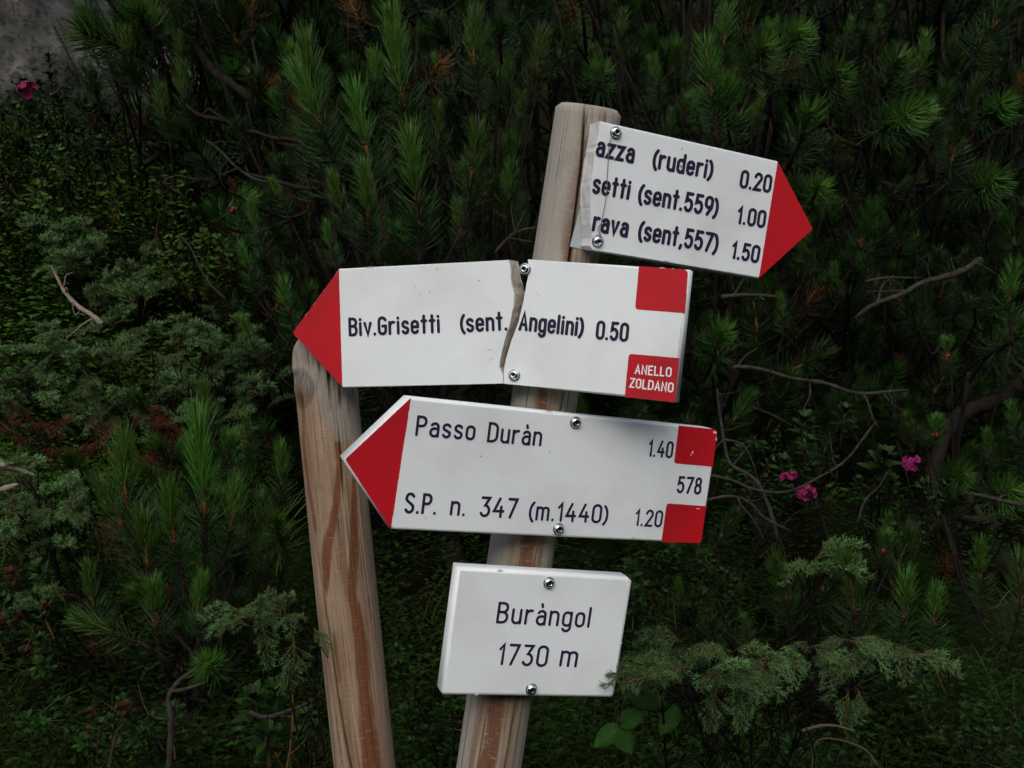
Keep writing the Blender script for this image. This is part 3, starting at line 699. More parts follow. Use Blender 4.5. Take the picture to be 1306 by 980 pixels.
SH = SH+SH_SHADED+[pine_shoot_mesh(l_, int(k_), sp_) for l_, k_ in ((.20, 250), (.27, 330), (.35, 420), (.44, 510)) for sp_ in (0, .35)]+[pine_shoot_mesh(.10, 60, .8, False, True)]
def juniper_mesh(L=.10, droop=.25, nt=15, dens=1.0, mats=None):
    tw = MB(); base = []; dr = []; t_ = []
    ax = lambda t: np.array([0, .012*math.sin(3*t), L*t*(1-.1*t)]) + np.array([0, -droop*L*t*t, 0])
    tw.tube([ax(t) for t in np.linspace(0, 1, 7)], [.0018, .0016, .0014, .0012, .001, .0008, .0004], 5, 1)
    lines = [(lambda s, f=ax: f(s), L, 0)]
    for k in range(nt):
        t = .1+.86*k/nt; o = ax(t); sd = 1 if k % 2 else -1
        d = np.array([sd*rnd.uniform(.6, 1.0), rnd.uniform(-.35, .35), rnd.uniform(.55, 1.0)]); d /= np.linalg.norm(d); l = L*(.42-.28*t)*rnd.uniform(.7, 1.25)
        fn = lambda s, o=o, d=d, l=l: o+d*l*s+np.array([0, -.25*l*s*s, 0])
        tw.tube([fn(0), fn(.5), fn(1)], [.001, .0008, .0003], 4, 1); lines.append((fn, l, 1))
        for j in range(2):
            s0 = rnd.uniform(.25, .75); o2 = fn(s0); d2 = d+np.array([rnd.uniform(-.8, .8), rnd.uniform(-.6, .6), rnd.uniform(-.2, .6)]); d2 /= np.linalg.norm(d2); l2 = l*.45
            lines.append((lambda s, o=o2, d=d2, l=l2: o+d*l*s, l2, 2))
    for fn, l, lv in lines:
        m = max(3, int(l/.0027*dens))
        for i in range(m):
            s = (i+.5)/m; p = fn(s); q = fn(min(1, s+.05))-fn(s-.05); q /= np.linalg.norm(q)+1e-9
            a = i*2.2+rnd.uniform(-.4, .4); x = np.cross(q, [0.3, .9, .2]); x /= np.linalg.norm(x); y = np.cross(q, x)
            base.append(p); dr.append(q*.75+x*math.cos(a)*.75+y*math.sin(a)*.75); t_.append(min(1, .25+.7*s*(1 if lv else .7)+rnd.uniform(-.25, .25)))
    base = np.array(base); dr = np.array(dr); n = len(base)
    V, Fc, per = needle_block(base, dr, np.array([0, 0, 1.]), nr.uniform(.008, .013, n), nr.uniform(.0010, .0015, n), curve=.1, rings=2)
    return npmesh('spray', [(V, Fc, 0, np.repeat(np.clip(t_, 0, 1), per)), mbpart(tw, 1)], mats or [M_JUN, M_TWIG])
JU = [juniper_mesh(.10), juniper_mesh(.12, .4), juniper_mesh(.08, .1, 12), juniper_mesh(.09, .3, 14)]
JD = [juniper_mesh(.09, .3, 12, .6, [M_JUNB, M_TWIG])]

def leaf_geo(mb, o, d, up, L, W, m=0, fold=.25, curl=.2, seg=4, tone=.5, tipp=1.0):
    d = d.normalized(); s = d.cross(up).normalized(); n = s.cross(d)
    v = []; 
    for i in range(seg+1):
        t = i/seg; w_ = W*math.sin(math.pi*min(1, t**(1/tipp)))**.65 if 0 < t < 1 else W*.04
        c = o+d*L*t-n*curl*L*t*t
        v += [c-s*w_+n*fold*w_, c, c+s*w_+n*fold*w_]
    f = []
    for i in range(seg):
        a = i*3; f += [(a, a+1, a+4, a+3), (a+1, a+2, a+5, a+4)]
    mb.add(v, f, m, tone=tone)
def rosette_mesh(n=12, L=.028, W=.0055, stem=.06, mats=None, up=.5):
    mb = MB(); mb.tube([(0, 0, -stem), (.002, 0, -stem*.5), (0, 0, 0)], [.0018, .0015, .001], 5, 1, tone=0.)
    for k in range(n+6):
        a = k*2.4; t = k/n; el = (.25+.95*min(1, t))*up*1.6+rnd.uniform(-.15, .15); z = -stem*.5*max(0, 1-t)
        d = Vector((math.cos(a)*math.cos(el), math.sin(a)*math.cos(el), math.sin(el)))
        leaf_geo(mb, Vector((0, 0, z)), d, Vector((0, 0, 1)), L*rnd.uniform(.75, 1.1)*(1-.35*max(0, t-.6)), W*rnd.uniform(.75, 1.0), 0, .45, rnd.uniform(.05, .3), 6, rnd.uniform(.1, 1)**1.5, .8)
    me = mb.build('rosette', mats or [M_ALP, M_TWIG]); d_ = me.data; bpy.data.objects.remove(me); return d_
RO = [rosette_mesh(), rosette_mesh(15, .032, .0065, .08), rosette_mesh(10, .024, .0055, .05, None, .7)]
RB_ = [rosette_mesh(12, .026, .007, .07, [M_BANK, M_TWIG]), rosette_mesh(14, .03, .0075, .09, [M_BANK, M_TWIG], .6)]
RR = [rosette_mesh(9, .026, .007, .05, [M_ALPR, M_TWIG])]
def flower_mesh():
    mb = MB()
    for k in range(11):
        a = rnd.uniform(0, 6.28); el = rnd.uniform(.1, 1.4); d = Vector((math.cos(a)*math.cos(el), math.sin(a)*math.cos(el), math.sin(el))); o = d*.010
        mb.tube([o*.2, o+d*.008], [.001, .0028], 6, 0, False)
        x = d.orthogonal().normalized(); y = d.cross(x)
        for j in range(5):
            b = j*1.2566; e = (x*math.cos(b)+y*math.sin(b)); leaf_geo(mb, o+d*.007, e*.75+d*.6, d, .0085, .0036, 0, .1, .3, 3)
    me = mb.build('flower', [M_PETAL]); d_ = me.data; bpy.data.objects.remove(me); return d_
FL = [flower_mesh(), flower_mesh()]

def frame(d, roll=None):
    d = Vector(d).normalized(); x = d.orthogonal().normalized(); a = rnd.uniform(0, 6.28) if roll is None else roll
    x = (Matrix.Rotation(a, 3, d) @ x); y = d.cross(x); return Matrix((x, y, d)).transposed().to_4x4()
def frame_up(d, sidejit=.5):      # local -Y hangs towards the ground
    d = Vector(d).normalized(); y = (Vector((0, 0, 1))-d*d.z); y = y.normalized() if y.length > .1 else Vector((0, 1, 0)); x = y.cross(d)
    m = Matrix((x, y, d)).transposed(); return (Matrix.Rotation(rnd.uniform(-sidejit, sidejit), 3, d) @ m).to_4x4()

def plant(name, cat, label, root, tips, meshes, leafname, mats=(M_BARK, M_BARK), trunk_r=.03, per=7, orient=frame, group=None, twig_r=.0035, bough_r=.012, flowers=(), sag=.25, tlen=0):
    """root (x,y) on the ground; tips: (base point, direction, scale, mesh index or None). thing > trunk, branch > shoots"""
    rx, ry = root; O = Vector((rx, ry, T(rx, ry)-.03)); th = thing(name, label, cat, Matrix.Translation(O), group)
    P = [Vector(t[0])-O for t in tips]
    ctr = sum(P, Vector())/len(P)
    # trunk
    tp = ctr*.45+Vector((rnd.uniform(-.05, .05), rnd.uniform(0, .06), -.02)); tpts = smooth_path([(0, 0, 0), tp*.5+Vector((rnd.uniform(-.06, .06), .05, 0)), tp], 5)
    mb = MB(); mb.tube(tpts, [trunk_r*(1-.5*i/(len(tpts)-1)) for i in range(len(tpts))], 9, jit=.12); mb.build('stem' if trunk_r < .012 else 'trunk', mats[0], th)
    # cluster the shoots into boughs
    k = max(1, round(len(P)/per)); idx = list(range(len(P))); cs = [P[i] for i in rnd.sample(idx, k)]
    for _ in range(6):
        asg = [min(range(k), key=lambda c: (P[i]-cs[c]).length) for i in idx]
        cs = [(sum((P[i] for i in idx if asg[i] == c), Vector())/max(1, asg.count(c))) if asg.count(c) else cs[c] for c in range(k)]
    for c in range(k):
        mem = [i for i in idx if asg[i] == c]
        if not mem: continue
        st = tpts[int(len(tpts)*rnd.uniform(.45, .99))]; cen = cs[c]; dd = (cen-st)
        end = cen-Vector((0, -.06, .05))*min(1, len(mem)-1)
        sagv = Vector((rnd.uniform(-.3, .3)*dd.length*.3, .08*dd.length, -sag*dd.length*rnd.uniform(.5, 1)))
        bp = smooth_path([st, st.lerp(end, .5)+sagv, end], 6)
        mb = MB(); nb = len(bp); mb.tube(bp, [bough_r*(1-.62*i/(nb-1)) for i in range(nb)], 7, jit=.1)
        for i in mem:
            p = P[i]; d = Vector(tips[i][1]).normalized(); s = tips[i][2]
            a = bp[max(1, min(nb-1, int(nb*rnd.uniform(.45, 1.0))))]; ln = (p-a).length
            if tlen: p = p-d*tlen*s
            q = smooth_path([a, a.lerp(p, .5)-d*ln*.18+Vector((0, 0, -.05*ln)), p], 4)
            mb.tube(q, [twig_r*s*(1.5-.5*j/(len(q)-1)) for j in range(len(q))], 5, jit=.08)
        br = mb.build('branch', mats[1], th)
        for i in mem:
            p, d, s, mi_ = tips[i][:4]; me = meshes[mi_ if mi_ is not None else rnd.randrange(len(meshes))]
            o = bpy.data.objects.new(leafname, me); link(o, br); o.matrix_basis = Matrix.Translation(Vector(p)-O) @ orient(d) @ Matrix.Scale(s, 4)
    for p, s in flowers:
        o = bpy.data.objects.new('flower', FL[rnd.randrange(2)]); link(o, th); o.matrix_basis = Matrix.Translation(Vector(p)-O) @ frame((rnd.uniform(-.3, .3), -.6, .6)) @ Matrix.Scale(s, 4)
    return th

# a pine shoot is given by its tip and base in the view and its distance; toward = lean towards the viewer
def shoot(tx, ty, bx, by, Z, mi=None, toward=.15, L0=.15):
    b = at(bx, by, Z); t = at(tx, ty, Z-toward*.12); d = t-b; Lw = max(.05, d.length)
    # the listed base is where the young growth begins, so the shoot starts lower
    Lw = max(Lw-.035, .04); full = Lw*2.0; st = b-d.normalized()*Lw*.98
    if mi in (6, 7): return (st, d.normalized(), min(1.3, full/.14), mi)
    Ls = (.20, .27, .35, .44); k = min(range(4), key=lambda i: abs(Ls[i]*1.15-full)); return (st, d.normalized(), full/Ls[k], 12+2*k+(1 if mi in (3, 5) else 0))
def star(x, y, Z, size, mi=4, up=.5, lean=0):     # shoot pointing at the viewer, seen as a rosette of needles
    d = Vector((lean, -1, up)).normalized(); c = at(x, y, Z); s = size*Z/F/.085; return (c-d*.09*s, d, s, mi)
def fill(n, cx, cy, sx, sy, z0, z1, smin=.75, smax=1.1, up=.75, lean=0.0, old_shaded=.5):
    out = []
    while len(out) < n:
        x = rnd.gauss(cx, sx); y = rnd.gauss(cy, sy); Z = rnd.uniform(z0, z1); p = at(x, y, Z)
        if p.z < T(p.x, p.y)+.12: continue
        if x > 1000 and z0 < 2.65 and rnd.random() < .35: n -= 1; continue      # the right-hand pines are thinner
        if abs(x-cx) > 2.2*sx or abs(y-cy) > 2.2*sy: continue
        d = Vector((rnd.gauss(lean, .35), rnd.gauss(-.35, .35), up+rnd.uniform(-.35, .35)))
        out.append((p, d, rnd.uniform(smin, smax), 20 if rnd.random() < .06 else rnd.randrange(8, 12) if rnd.random() < old_shaded else rnd.randrange(8)))  # a share of the shoots comes from the copies toned down as shade
    return out

# ---- mountain pines
MP = ('mountain_pine', 'pine')
S = shoot
plant(*MP, 'mountain pine with tall upright candle shoots left of the tall post, behind the broken sign', (-.15, 2.75),
  [S(398, 45, 412, 167, 2.25, 1), S(365, 83, 403, 163, 2.2, 0), S(450, 104, 469, 194, 2.15, 0), S(506, 10, 521, 128, 2.3, 1), S(615, 7, 613, 83, 2.3, 0), S(545, 62, 563, 107, 2.4, 2),
   S(559, 121, 559, 177, 2.3, 2), S(518, 163, 528, 257, 2.05, 1), S(608, 149, 599, 225, 2.1, 0), S(459, 201, 466, 277, 2.0, 0), S(424, 208, 440, 270, 2.05, 2), S(417, 267, 427, 319, 1.95, 2),
   S(341, 225, 358, 257, 2.1, 2), S(320, 240, 334, 295, 2.05, 0), S(364, 341, 375, 400, 1.95, 3), S(306, 390, 325, 436, 2.1, 2), S(667, 104, 663, 149, 2.4, 3), S(698, 28, 688, 90, 2.35, 3), S(640, 60, 645, 110, 2.5, 2),
   S(585, 245, 590, 300, 2.3, 3), S(490, 250, 497, 310, 2.35, 2), S(380, 150, 392, 215, 2.45, 2), S(480, 60, 488, 120, 2.55, 2), S(660, 200, 655, 260, 2.5, 3), S(300, 300, 318, 350, 2.2, 2)]
  + fill(80, 480, 200, 120, 130, 2.4, 3.0, .8, 1.2, old_shaded=.75) + fill(12, 660, 120, 45, 110, 2.5, 2.9, .8, 1.1), SH, 'shoot', trunk_r=.035, tlen=.02)
plant(*MP, 'mountain pine with broad tufted shoots behind the topmost arrow sign', (.75, 2.9),
  [S(801, 0, 798, 49, 2.3, 3), S(752, 45, 765, 85, 2.3, 3), S(899, 40, 908, 117, 2.2, 5), S(976, 108, 967, 148, 2.25, 5), star(1021, 165, 2.2, 52, 5, .9), S(859, 130, 859, 166, 2.35, 3),
   star(930, 150, 2.3, 60, 3, .8, -.3), star(970, 60, 2.4, 60, 4, .5), S(830, 60, 838, 110, 2.4, 5), S(870, 110, 885, 150, 2.3, 5), star(1010, 40, 2.5, 55, 4, .4), S(1067, 335, 1069, 360, 2.5, 5), S(992, 368, 996, 404, 2.25, 4), star(919, 440, 2.15, 48, 5, .8),
   S(1030, 270, 1032, 320, 2.5, 5), star(1045, 235, 2.5, 45, 4, .5), star(760, 100, 2.5, 45), S(930, 0, 925, 60, 2.5, 5)]
  + fill(48, 900, 90, 110, 100, 2.5, 3.1, .8, 1.15, old_shaded=.7) + fill(10, 1000, 370, 60, 60, 2.6, 3.1, .7, 1.0, old_shaded=.9), SH, 'shoot', trunk_r=.035, tlen=.02)
plant(*MP, 'dark mountain pine right of the topmost sign with drooping star shaped tufts', (1.3, 3.1),
  [star(1137, 80, 2.5, 60, 4, .9), star(1140, 150, 2.45, 62, 4, .2, .1), star(1173, 150, 2.5, 50, 4, .3, .5), S(1178, 31, 1168, 85, 2.55, 5), S(1088, 9, 1074, 49, 2.5, 3), S(1121, 0, 1118, 35, 2.45, 3),
   star(1254, 225, 2.8, 62, 4, .2), star(1265, 135, 2.9, 50, 4, .3), star(1060, 90, 2.6, 60, 4, .4), star(1230, 60, 3.0, 60, 4, .4)]
  + fill(26, 1150, 90, 90, 80, 2.7, 3.3, .8, 1.1, old_shaded=1) + fill(8, 1270, 180, 40, 60, 2.9, 3.4, .8, 1.1, old_shaded=1), SH, 'shoot', trunk_r=.03, tlen=.02)
plant(*MP, 'mountain pine at the right edge with thick low trunk and rust red bud clusters', (1.45, 2.7),
  [S(1302, 327, 1295, 390, 2.3, 5), S(1210, 415, 1212, 452, 2.35, 6), S(1152, 515, 1170, 548, 2.2, 3), S(1188, 509, 1185, 550, 2.2, 6), S(1255, 537, 1262, 575, 2.25, 3), S(1290, 500, 1300, 545, 2.2, 3),
   S(1137, 655, 1135, 680, 2.25, 5), S(1251, 683, 1252, 740, 2.3, 1), star(1280, 620, 2.3, 55), star(1225, 600, 2.4, 45), S(1290, 700, 1290, 770, 2.2, 3), star(1290, 430, 2.5, 60, 5, .5)]
  + fill(22, 1240, 560, 70, 130, 2.5, 3.0, .7, 1.0, old_shaded=1), SH, 'shoot', trunk_r=.045, tlen=.02)
plant(*MP, 'young mountain pine with long bristly shoots left of the peeled post, low in the picture', (-.75, 2.2),
  [S(169, 548, 174, 642, 1.95, 1), S(244, 529, 253, 656, 2.05, 1), S(122, 604, 155, 670, 1.9, 0), S(221, 609, 230, 689, 1.95, 0), S(113, 708, 124, 773, 1.85, 0), S(89, 788, 150, 811, 1.8, 7, .1), S(296, 604, 286, 675, 2.05, 0),
   S(268, 722, 258, 783, 1.85, 2), star(270, 842, 1.75, 48, 4, .8), S(347, 675, 333, 708, 2.1, 3), S(180, 660, 186, 730, 1.92, 7), S(196, 740, 203, 800, 1.9, 7), S(325, 620, 330, 680, 2.2, 3), S(257, 476, 270, 525, 2.25, 0), S(306, 520, 312, 570, 2.3, 2), S(350, 560, 352, 620, 2.3, 2), S(210, 680, 220, 760, 2.0, 7)]
  + fill(26, 270, 690, 70, 75, 2.1, 2.5, .7, 1.0), SH, 'shoot', trunk_r=.022, per=5, tlen=.02)
plant(*MP, 'low mountain pine behind the right end of the juniper spray, lower right', (.85, 2.35),
  [S(983, 696, 1000, 761, 1.95, 0), S(1069, 700, 1082, 783, 1.95, 1), S(1156, 722, 1150, 790, 2.05, 3), S(944, 783, 950, 815, 1.9, 3), S(1126, 666, 1122, 700, 2.1, 6), S(861, 727, 866, 770, 2.15, 0), S(900, 740, 908, 790, 2.1, 3), S(1020, 720, 1024, 770, 2.1, 3), S(1200, 740, 1195, 800, 2.1, 3)]
  + fill(18, 1050, 770, 110, 50, 2.1, 2.5, .7, .95, old_shaded=.9), SH, 'shoot', trunk_r=.02, per=5, tlen=.02)
plant(*MP, 'mountain pine hanging over the grey rock at the top left', (-1.5, 4.3),
  [S(96, 5, 127, 66, 3.2, 3, .2), S(226, 33, 232, 80, 3.1, 5), S(237, 77, 241, 130, 3.0, 5), star(135, 60, 3.1, 75, 5, .2, -.6), star(180, 30, 3.2, 60, 5, .5), S(160, 30, 165, 80, 3.1, 3), star(300, 110, 3.2, 55, 5, .5), star(330, 40, 3.3, 55, 5, .5), S(275, 10, 280, 60, 3.2, 3), S(205, 100, 212, 150, 3.1, 5)]
  + fill(44, 240, 30, 75, 50, 3.2, 3.9, .9, 1.25), SH, 'shoot', trunk_r=.035, tlen=.02)
for i, (x, y, a, lab) in enumerate([(.2, 3.9, (560, 200, 150, 150), 'tall mountain pine in the dark just behind the tall post'),
    (1.2, 4.0, (900, 200, 150, 160), 'mountain pine in deep shade beyond the topmost arrow sign'), (2.1, 4.1, (1220, 230, 110, 150), 'mountain pine in deep shade at the upper right edge'),
    (-.9, 4.6, (330, 60, 110, 90), 'mountain pine behind the tall candle shoots, upper left of centre')]):
    plant(*MP, lab, (x, y), fill(110, *a, 3.1, 4.2, 1.1, 1.6, old_shaded=1)+fill(60, a[0], a[1]-330, a[2]*1.1, 110, 2.7, 4.0, 1.1, 1.6, old_shaded=1), SH, 'shoot', trunk_r=.04, per=9, tlen=.02)  # second fill: unseen crowns added above the view to shade the pines
for i, (x, y, a, lab) in enumerate([(.2, 2.9, (600, 620, 130, 130), 'mountain pine low in the gap between the two posts'),
    (1.0, 3.2, (1000, 540, 120, 130), 'mountain pine in the dark right of the long unbroken sign'), (1.6, 3.6, (1180, 420, 120, 130), 'mountain pine in the dark behind the rust red bud clusters at the right'), (.55, 3.4, (800, 560, 100, 150), 'mountain pine in the dark directly behind the signs, below the topmost arrow'), (-.55, 3.3, (380, 420, 60, 120), 'mountain pine in the dark between the candle shoots and the peeled post')]):
    plant(*MP, lab, (x, y), fill(90, *a, 2.7, 3.4, .8, 1.2, old_shaded=1), SH, 'shoot', trunk_r=.03, per=9, tlen=.02)

# ---- far thicket that closes the hillside
def thicket():
    parts = []; base = [np.array([v.co[:] for v in m.vertices]) for m in SH[:2]]
    big = []
    lo = []
    for m in SH[4:6]:
        pass
    V = []; Fs = []; tn = []; off = 0
    n = 5200
    for i in range(n):
        y = rnd.uniform(5.2, 16); x = rnd.uniform(-.9, .9)*y*.95
        if x < -.35*y+.2 and y < 7.5: continue
        h = rnd.uniform(.05, 1)**.8*1.6*min(1.4, y/6); o = np.array([x, y, T(x, y)+h]); k = 26; ph = nr.uniform(0, 6.28, k); an = nr.uniform(.3, 1.2, k)
        ax = np.array(Vector((rnd.gauss(0, .4), rnd.gauss(-.5, .4), .8)).normalized()); t = nr.uniform(0, .22, k)
        d = ax + .8*np.stack([np.cos(ph)*np.sin(an), np.sin(ph)*np.sin(an), np.cos(an)*.4], 1)
        v, f, per = needle_block(o+ax*t[:, None], d, np.array([0, 0, 1.]), nr.uniform(.07, .12, k), np.full(k, .004), rings=2)
        V.append(v); Fs.append(f+off); off += len(v); tn.append(np.repeat(nr.uniform(0, .8, k), per))
    me = npmesh('pine_thicket', [(np.concatenate(V), np.concatenate(Fs), 0, np.concatenate(tn))], [M_NEEDLE])
    o = link(bpy.data.objects.new('pine_thicket', me)); tag(o, 'dark thicket of pines covering the hillside far behind', 'thicket'); o['kind'] = 'stuff'
thicket()

# ---- junipers
def jfill(n, cx, cy, sx, sy, z0, z1, smin=.8, smax=1.3, dirf=None, ground=.04):
    out = []
    c = 0
    while len(out) < n and c < n*60:
        c += 1
        x = cx+rnd.uniform(-1, 1)*sx; y = cy+rnd.uniform(-1, 1)*sy
        if ((x-cx)/sx)**2+((y-cy)/sy)**2 > 1: continue
        p = at(x, y, rnd.uniform(z0, z1))
        if p.z < T(p.x, p.y)+ground: continue
        d = Vector((rnd.gauss(0, .6), rnd.gauss(-.6, .4), rnd.gauss(.45, .3))) if dirf is None else dirf(x, y)
        out.append((p, d, rnd.uniform(smin, smax), None))
    return out
JP = ('juniper', 'juniper')
jk = dict(mats=(M_BARK, M_BARK), orient=frame_up, twig_r=.0014, bough_r=.006, trunk_r=.014)
plant(*JP, 'spreading blue green juniper mat in front of the left bank', (-1.15, 3.1), jfill(100, 120, 490, 150, 75, 2.65, 3.05, .7, 1.15) + jfill(70, 280, 480, 80, 70, 2.6, 3.0, .7, 1.1), JU, 'spray', **jk)
plant(*JP, 'straggling juniper arm running down the bank above the pale stick', (-1.5, 3.75), jfill(16, 70, 305, 26, 14, 3.3, 3.45, .9, 1.3)+jfill(22, 110, 335, 36, 24, 3.25, 3.4, .9, 1.3)+jfill(24, 160, 380, 42, 26, 3.2, 3.4, .9, 1.3)+jfill(20, 230, 350, 60, 30, 3.3, 3.5, .8, 1.2), JU, 'spray', **jk)
plant(*JP, 'pale bluish juniper beside the young pine at the left edge', (-1.05, 2.45), jfill(52, 50, 650, 62, 60, 2.1, 2.4, .65, .95)+jfill(12, 60, 770, 45, 25, 1.95, 2.2, .6, .8), JU, 'spray', **jk)
def dleft(x, y): return Vector((rnd.gauss(-.25, .5), rnd.gauss(-.5, .2), rnd.gauss(.15, .35)))
tipsL = jfill(13, 355, 788, 46, 12, 1.22, 1.36, .38, .54, dleft)+[(at(374, 812, 1.25), Vector((.05, -.3, -1)), .62, 1), (at(400, 802, 1.2), Vector((.4, -.3, -.3)), .38, 0), (at(320, 800, 1.36), Vector((-1, -.2, .2)), .55, 0)]
plant(*JP, 'small fresh juniper twig reaching in front of the peeled post', (-.28, 1.75), tipsL, JU, 'spray', mats=(M_BARK, M_BARK), orient=frame_up, twig_r=.0014, bough_r=.003, trunk_r=.006)
def dr_(x, y): return Vector((rnd.gauss(-.1, .9), rnd.gauss(-.6, .2), rnd.gauss(.05, .25)))
tipsR = (jfill(9, 850, 862, 26, 14, 1.22, 1.32, .5, .7, lambda x, y: Vector((-.9+rnd.gauss(0, .3), -.3, rnd.gauss(.05, .3)))) + jfill(34, 912, 848, 85, 24, 1.28, 1.45, .4, .62, dr_) + jfill(3, 925, 890, 35, 15, 1.3, 1.45, .45, .6, lambda x, y: Vector((rnd.gauss(0, .3), -.3, -1)))
  + jfill(26, 1085, 832, 85, 18, 1.42, 1.6, .4, .65, dr_) + jfill(2, 1080, 875, 30, 20, 1.45, 1.55, .5, .7, lambda x, y: Vector((rnd.gauss(0, .3), -.3, -1))) + [(at(1165, 835, 1.5), Vector((1, -.2, -.15)), .75, 0), (at(826, 866, 1.22), Vector((-1, -.2, -.2)), .5, 2), (at(870, 820, 1.4), Vector((-.8, -.2, .3)), .7, 0)]
  + jfill(8, 860, 830, 45, 14, 1.4, 1.5, .5, .7, dr_))
plant(*JP, 'long fresh juniper bough reaching across the lower right of the place sign', (.55, 2.0), tipsR, JU, 'spray', mats=(M_BARK, M_BARK), per=16, orient=frame_up, twig_r=.0014, bough_r=.004, trunk_r=.009)
plant(*JP, 'small bluish juniper tuft between the low pine shoots, lower right', (.75, 2.15), jfill(12, 1040, 735, 32, 18, 1.95, 2.05, .7, 1.0), JU, 'spray', **jk)
plant(*JP, 'dead rust brown juniper patch under the pine at the left', (-1.1, 2.75), jfill(10, 40, 558, 44, 20, 2.45, 2.6, .6, .9)+jfill(14, 165, 570, 55, 30, 2.4, 2.55, .6, .9)+jfill(8, 215, 580, 14, 40, 2.25, 2.4, .8, 1.1), JD, 'spray', **jk)

# ---- alpenrose and other broad leaved plants
AL = ('alpenrose', 'shrub'); ak = dict(mats=(M_BARK, M_BARK), twig_r=.0013, bough_r=.003, trunk_r=.006, per=6, sag=.1)
def rfill(n, cx, cy, sx, sy, z0, z1, s0=.55, s1=.9): return jfill(n, cx, cy, sx, sy, z0, z1, s0, s1, lambda x, y: Vector((rnd.gauss(0, .3), rnd.gauss(-.35, .25), 1)), .02)
plant(*AL, 'alpenrose with one bright pink flower in front of the grey rock', (-1.85, 4.35), [(at(30, 105, 3.6), Vector((0, -.2, 1)), 1.3, 0), (at(62, 75, 3.6), Vector((0, -.2, 1)), 1.2, 0), (at(64, 98, 3.6), Vector((0, -.2, 1)), 1.1, 1), (at(50, 108, 3.6), Vector((.1, -.2, 1)), 1.2, 2)]+rfill(40, 70, 165, 90, 40, 3.5, 4.0, 1.0, 1.5), RO, 'leaf_rosette', flowers=[(at(36, 118, 3.55), 1.9)], **ak)
plant(*AL, 'alpenrose with two pink flowers right of the route number sign', (.62, 2.6), [(at(1027, 537, 2.25), Vector((0, -.3, 1)), 1.2, 1), (at(1033, 565, 2.22), Vector((.1, -.4, 1)), 1.2, 0), (at(1078, 525, 2.3), Vector((0, -.3, 1)), 1.2, 1), (at(1000, 590, 2.25), Vector((0, -.3, 1)), 1, 1)]+rfill(34, 1010, 600, 90, 55, 2.25, 2.5), RO, 'leaf_rosette', flowers=[(at(1029, 630, 2.2), 1.1), (at(1003, 612, 2.22), .8), (at(1010, 606, 2.25), .6)], **ak)
plant(*AL, 'alpenrose with a single pink flower below the rust red pine buds', (.98, 2.55), [(at(1126, 583, 2.2), Vector((.1, -.5, 1)), 1.5, 1), (at(1120, 600, 2.22), Vector((-.4, -.5, .6)), 1.2, 0)]+rfill(26, 1150, 640, 60, 50, 2.2, 2.45), RO, 'leaf_rosette', flowers=[(at(1163, 592, 2.18), 1.05)], **ak)
plant(*AL, 'alpenrose with large glossy rosettes at the foot of the peeled post', (-.38, 2.0), [(at(324, 891, 1.72), Vector((0, -.4, 1)), 1.4, 1), (at(387, 914, 1.7), Vector((0, -.4, 1)), 1.1, 0), (at(340, 935, 1.7), Vector((.2, -.4, 1)), 1.2, 1), (at(350, 880, 1.75), Vector((.2, -.4, 1)), 1.0, 1)]+rfill(18, 350, 935, 60, 40, 1.7, 1.9), RO, 'leaf_rosette', **ak)
plant(*AL, 'alpenrose with reddish rosettes at the lower left corner', (-.8, 2.05), [(at(160, 900, 1.75), Vector((0, -.5, 1)), .6, 0), (at(152, 903, 1.76), Vector((-.5, -.5, .5)), .5, 0), (at(345, 955, 1.72), Vector((0, -.5, 1)), .9, 0)]+rfill(3, 110, 930, 70, 30, 1.8, 2.0, .4, .5), RR, 'leaf_rosette', **ak)
plant(*AL, 'green alpenrose filling the ground under the young pine, lower left', (-.85, 2.15), rfill(22, 140, 930, 130, 40, 1.75, 2.05), RO, 'leaf_rosette', **ak)
plant(*AL, 'alpenrose with reddish young leaves at the left edge beside the bluish juniper', (-1.1, 2.3), rfill(8, 30, 780, 40, 55, 1.95, 2.15, .6, .9), RR, 'leaf_rosette', **ak)
plant(*AL, 'dark green alpenrose below the left edge juniper', (-1.0, 2.3), rfill(20, 35, 790, 45, 70, 1.95, 2.15, .7, 1.0), RO, 'leaf_rosette', **ak)
plant(*AL, 'dark alpenrose under the long juniper bough, lower right', (.7, 2.05), rfill(34, 960, 950, 200, 40, 1.75, 2.1), RO, 'leaf_rosette', **ak)
plant(*AL, 'dark alpenrose between the bottoms of the two posts', (.0, 2.3), rfill(28, 555, 900, 90, 90, 1.95, 2.3), RO, 'leaf_rosette', **ak)
plant(*AL, 'alpenrose with small rosettes right of the place sign', (.35, 2.3), rfill(30, 870, 740, 80, 50, 1.95, 2.3), RO, 'leaf_rosette', **ak)
plant(*AL, 'dark alpenrose in the lower right corner', (1.05, 2.2), rfill(20, 1240, 900, 80, 70, 1.85, 2.2), RO, 'leaf_rosette', **ak)
plant(*AL, 'broad leaved pale willow tuft on the bank under the overhanging pine', (-1.25, 3.9), rfill(14, 225, 160, 45, 22, 3.3, 3.5, 1.5, 2.2), RO, 'leaf_rosette', **ak)

plant(*AL, 'loose alpenrose on the open bank below the pink flower, far left', (-1.7, 3.9), rfill(60, 60, 235, 75, 55, 3.3, 3.9, .9, 1.4), RB_, 'leaf_rosette', **ak)
plant(*AL, 'loose alpenrose on the bank under the arching grey twig', (-1.2, 3.7), rfill(60, 215, 255, 75, 50, 3.2, 3.8, .9, 1.4), RB_, 'leaf_rosette', **ak)
plant(*AL, 'low alpenrose on the bank between the pale stick and the left pine', (-.95, 3.4), rfill(44, 265, 330, 60, 40, 2.95, 3.4, .8, 1.2), RB_, 'leaf_rosette', **ak)
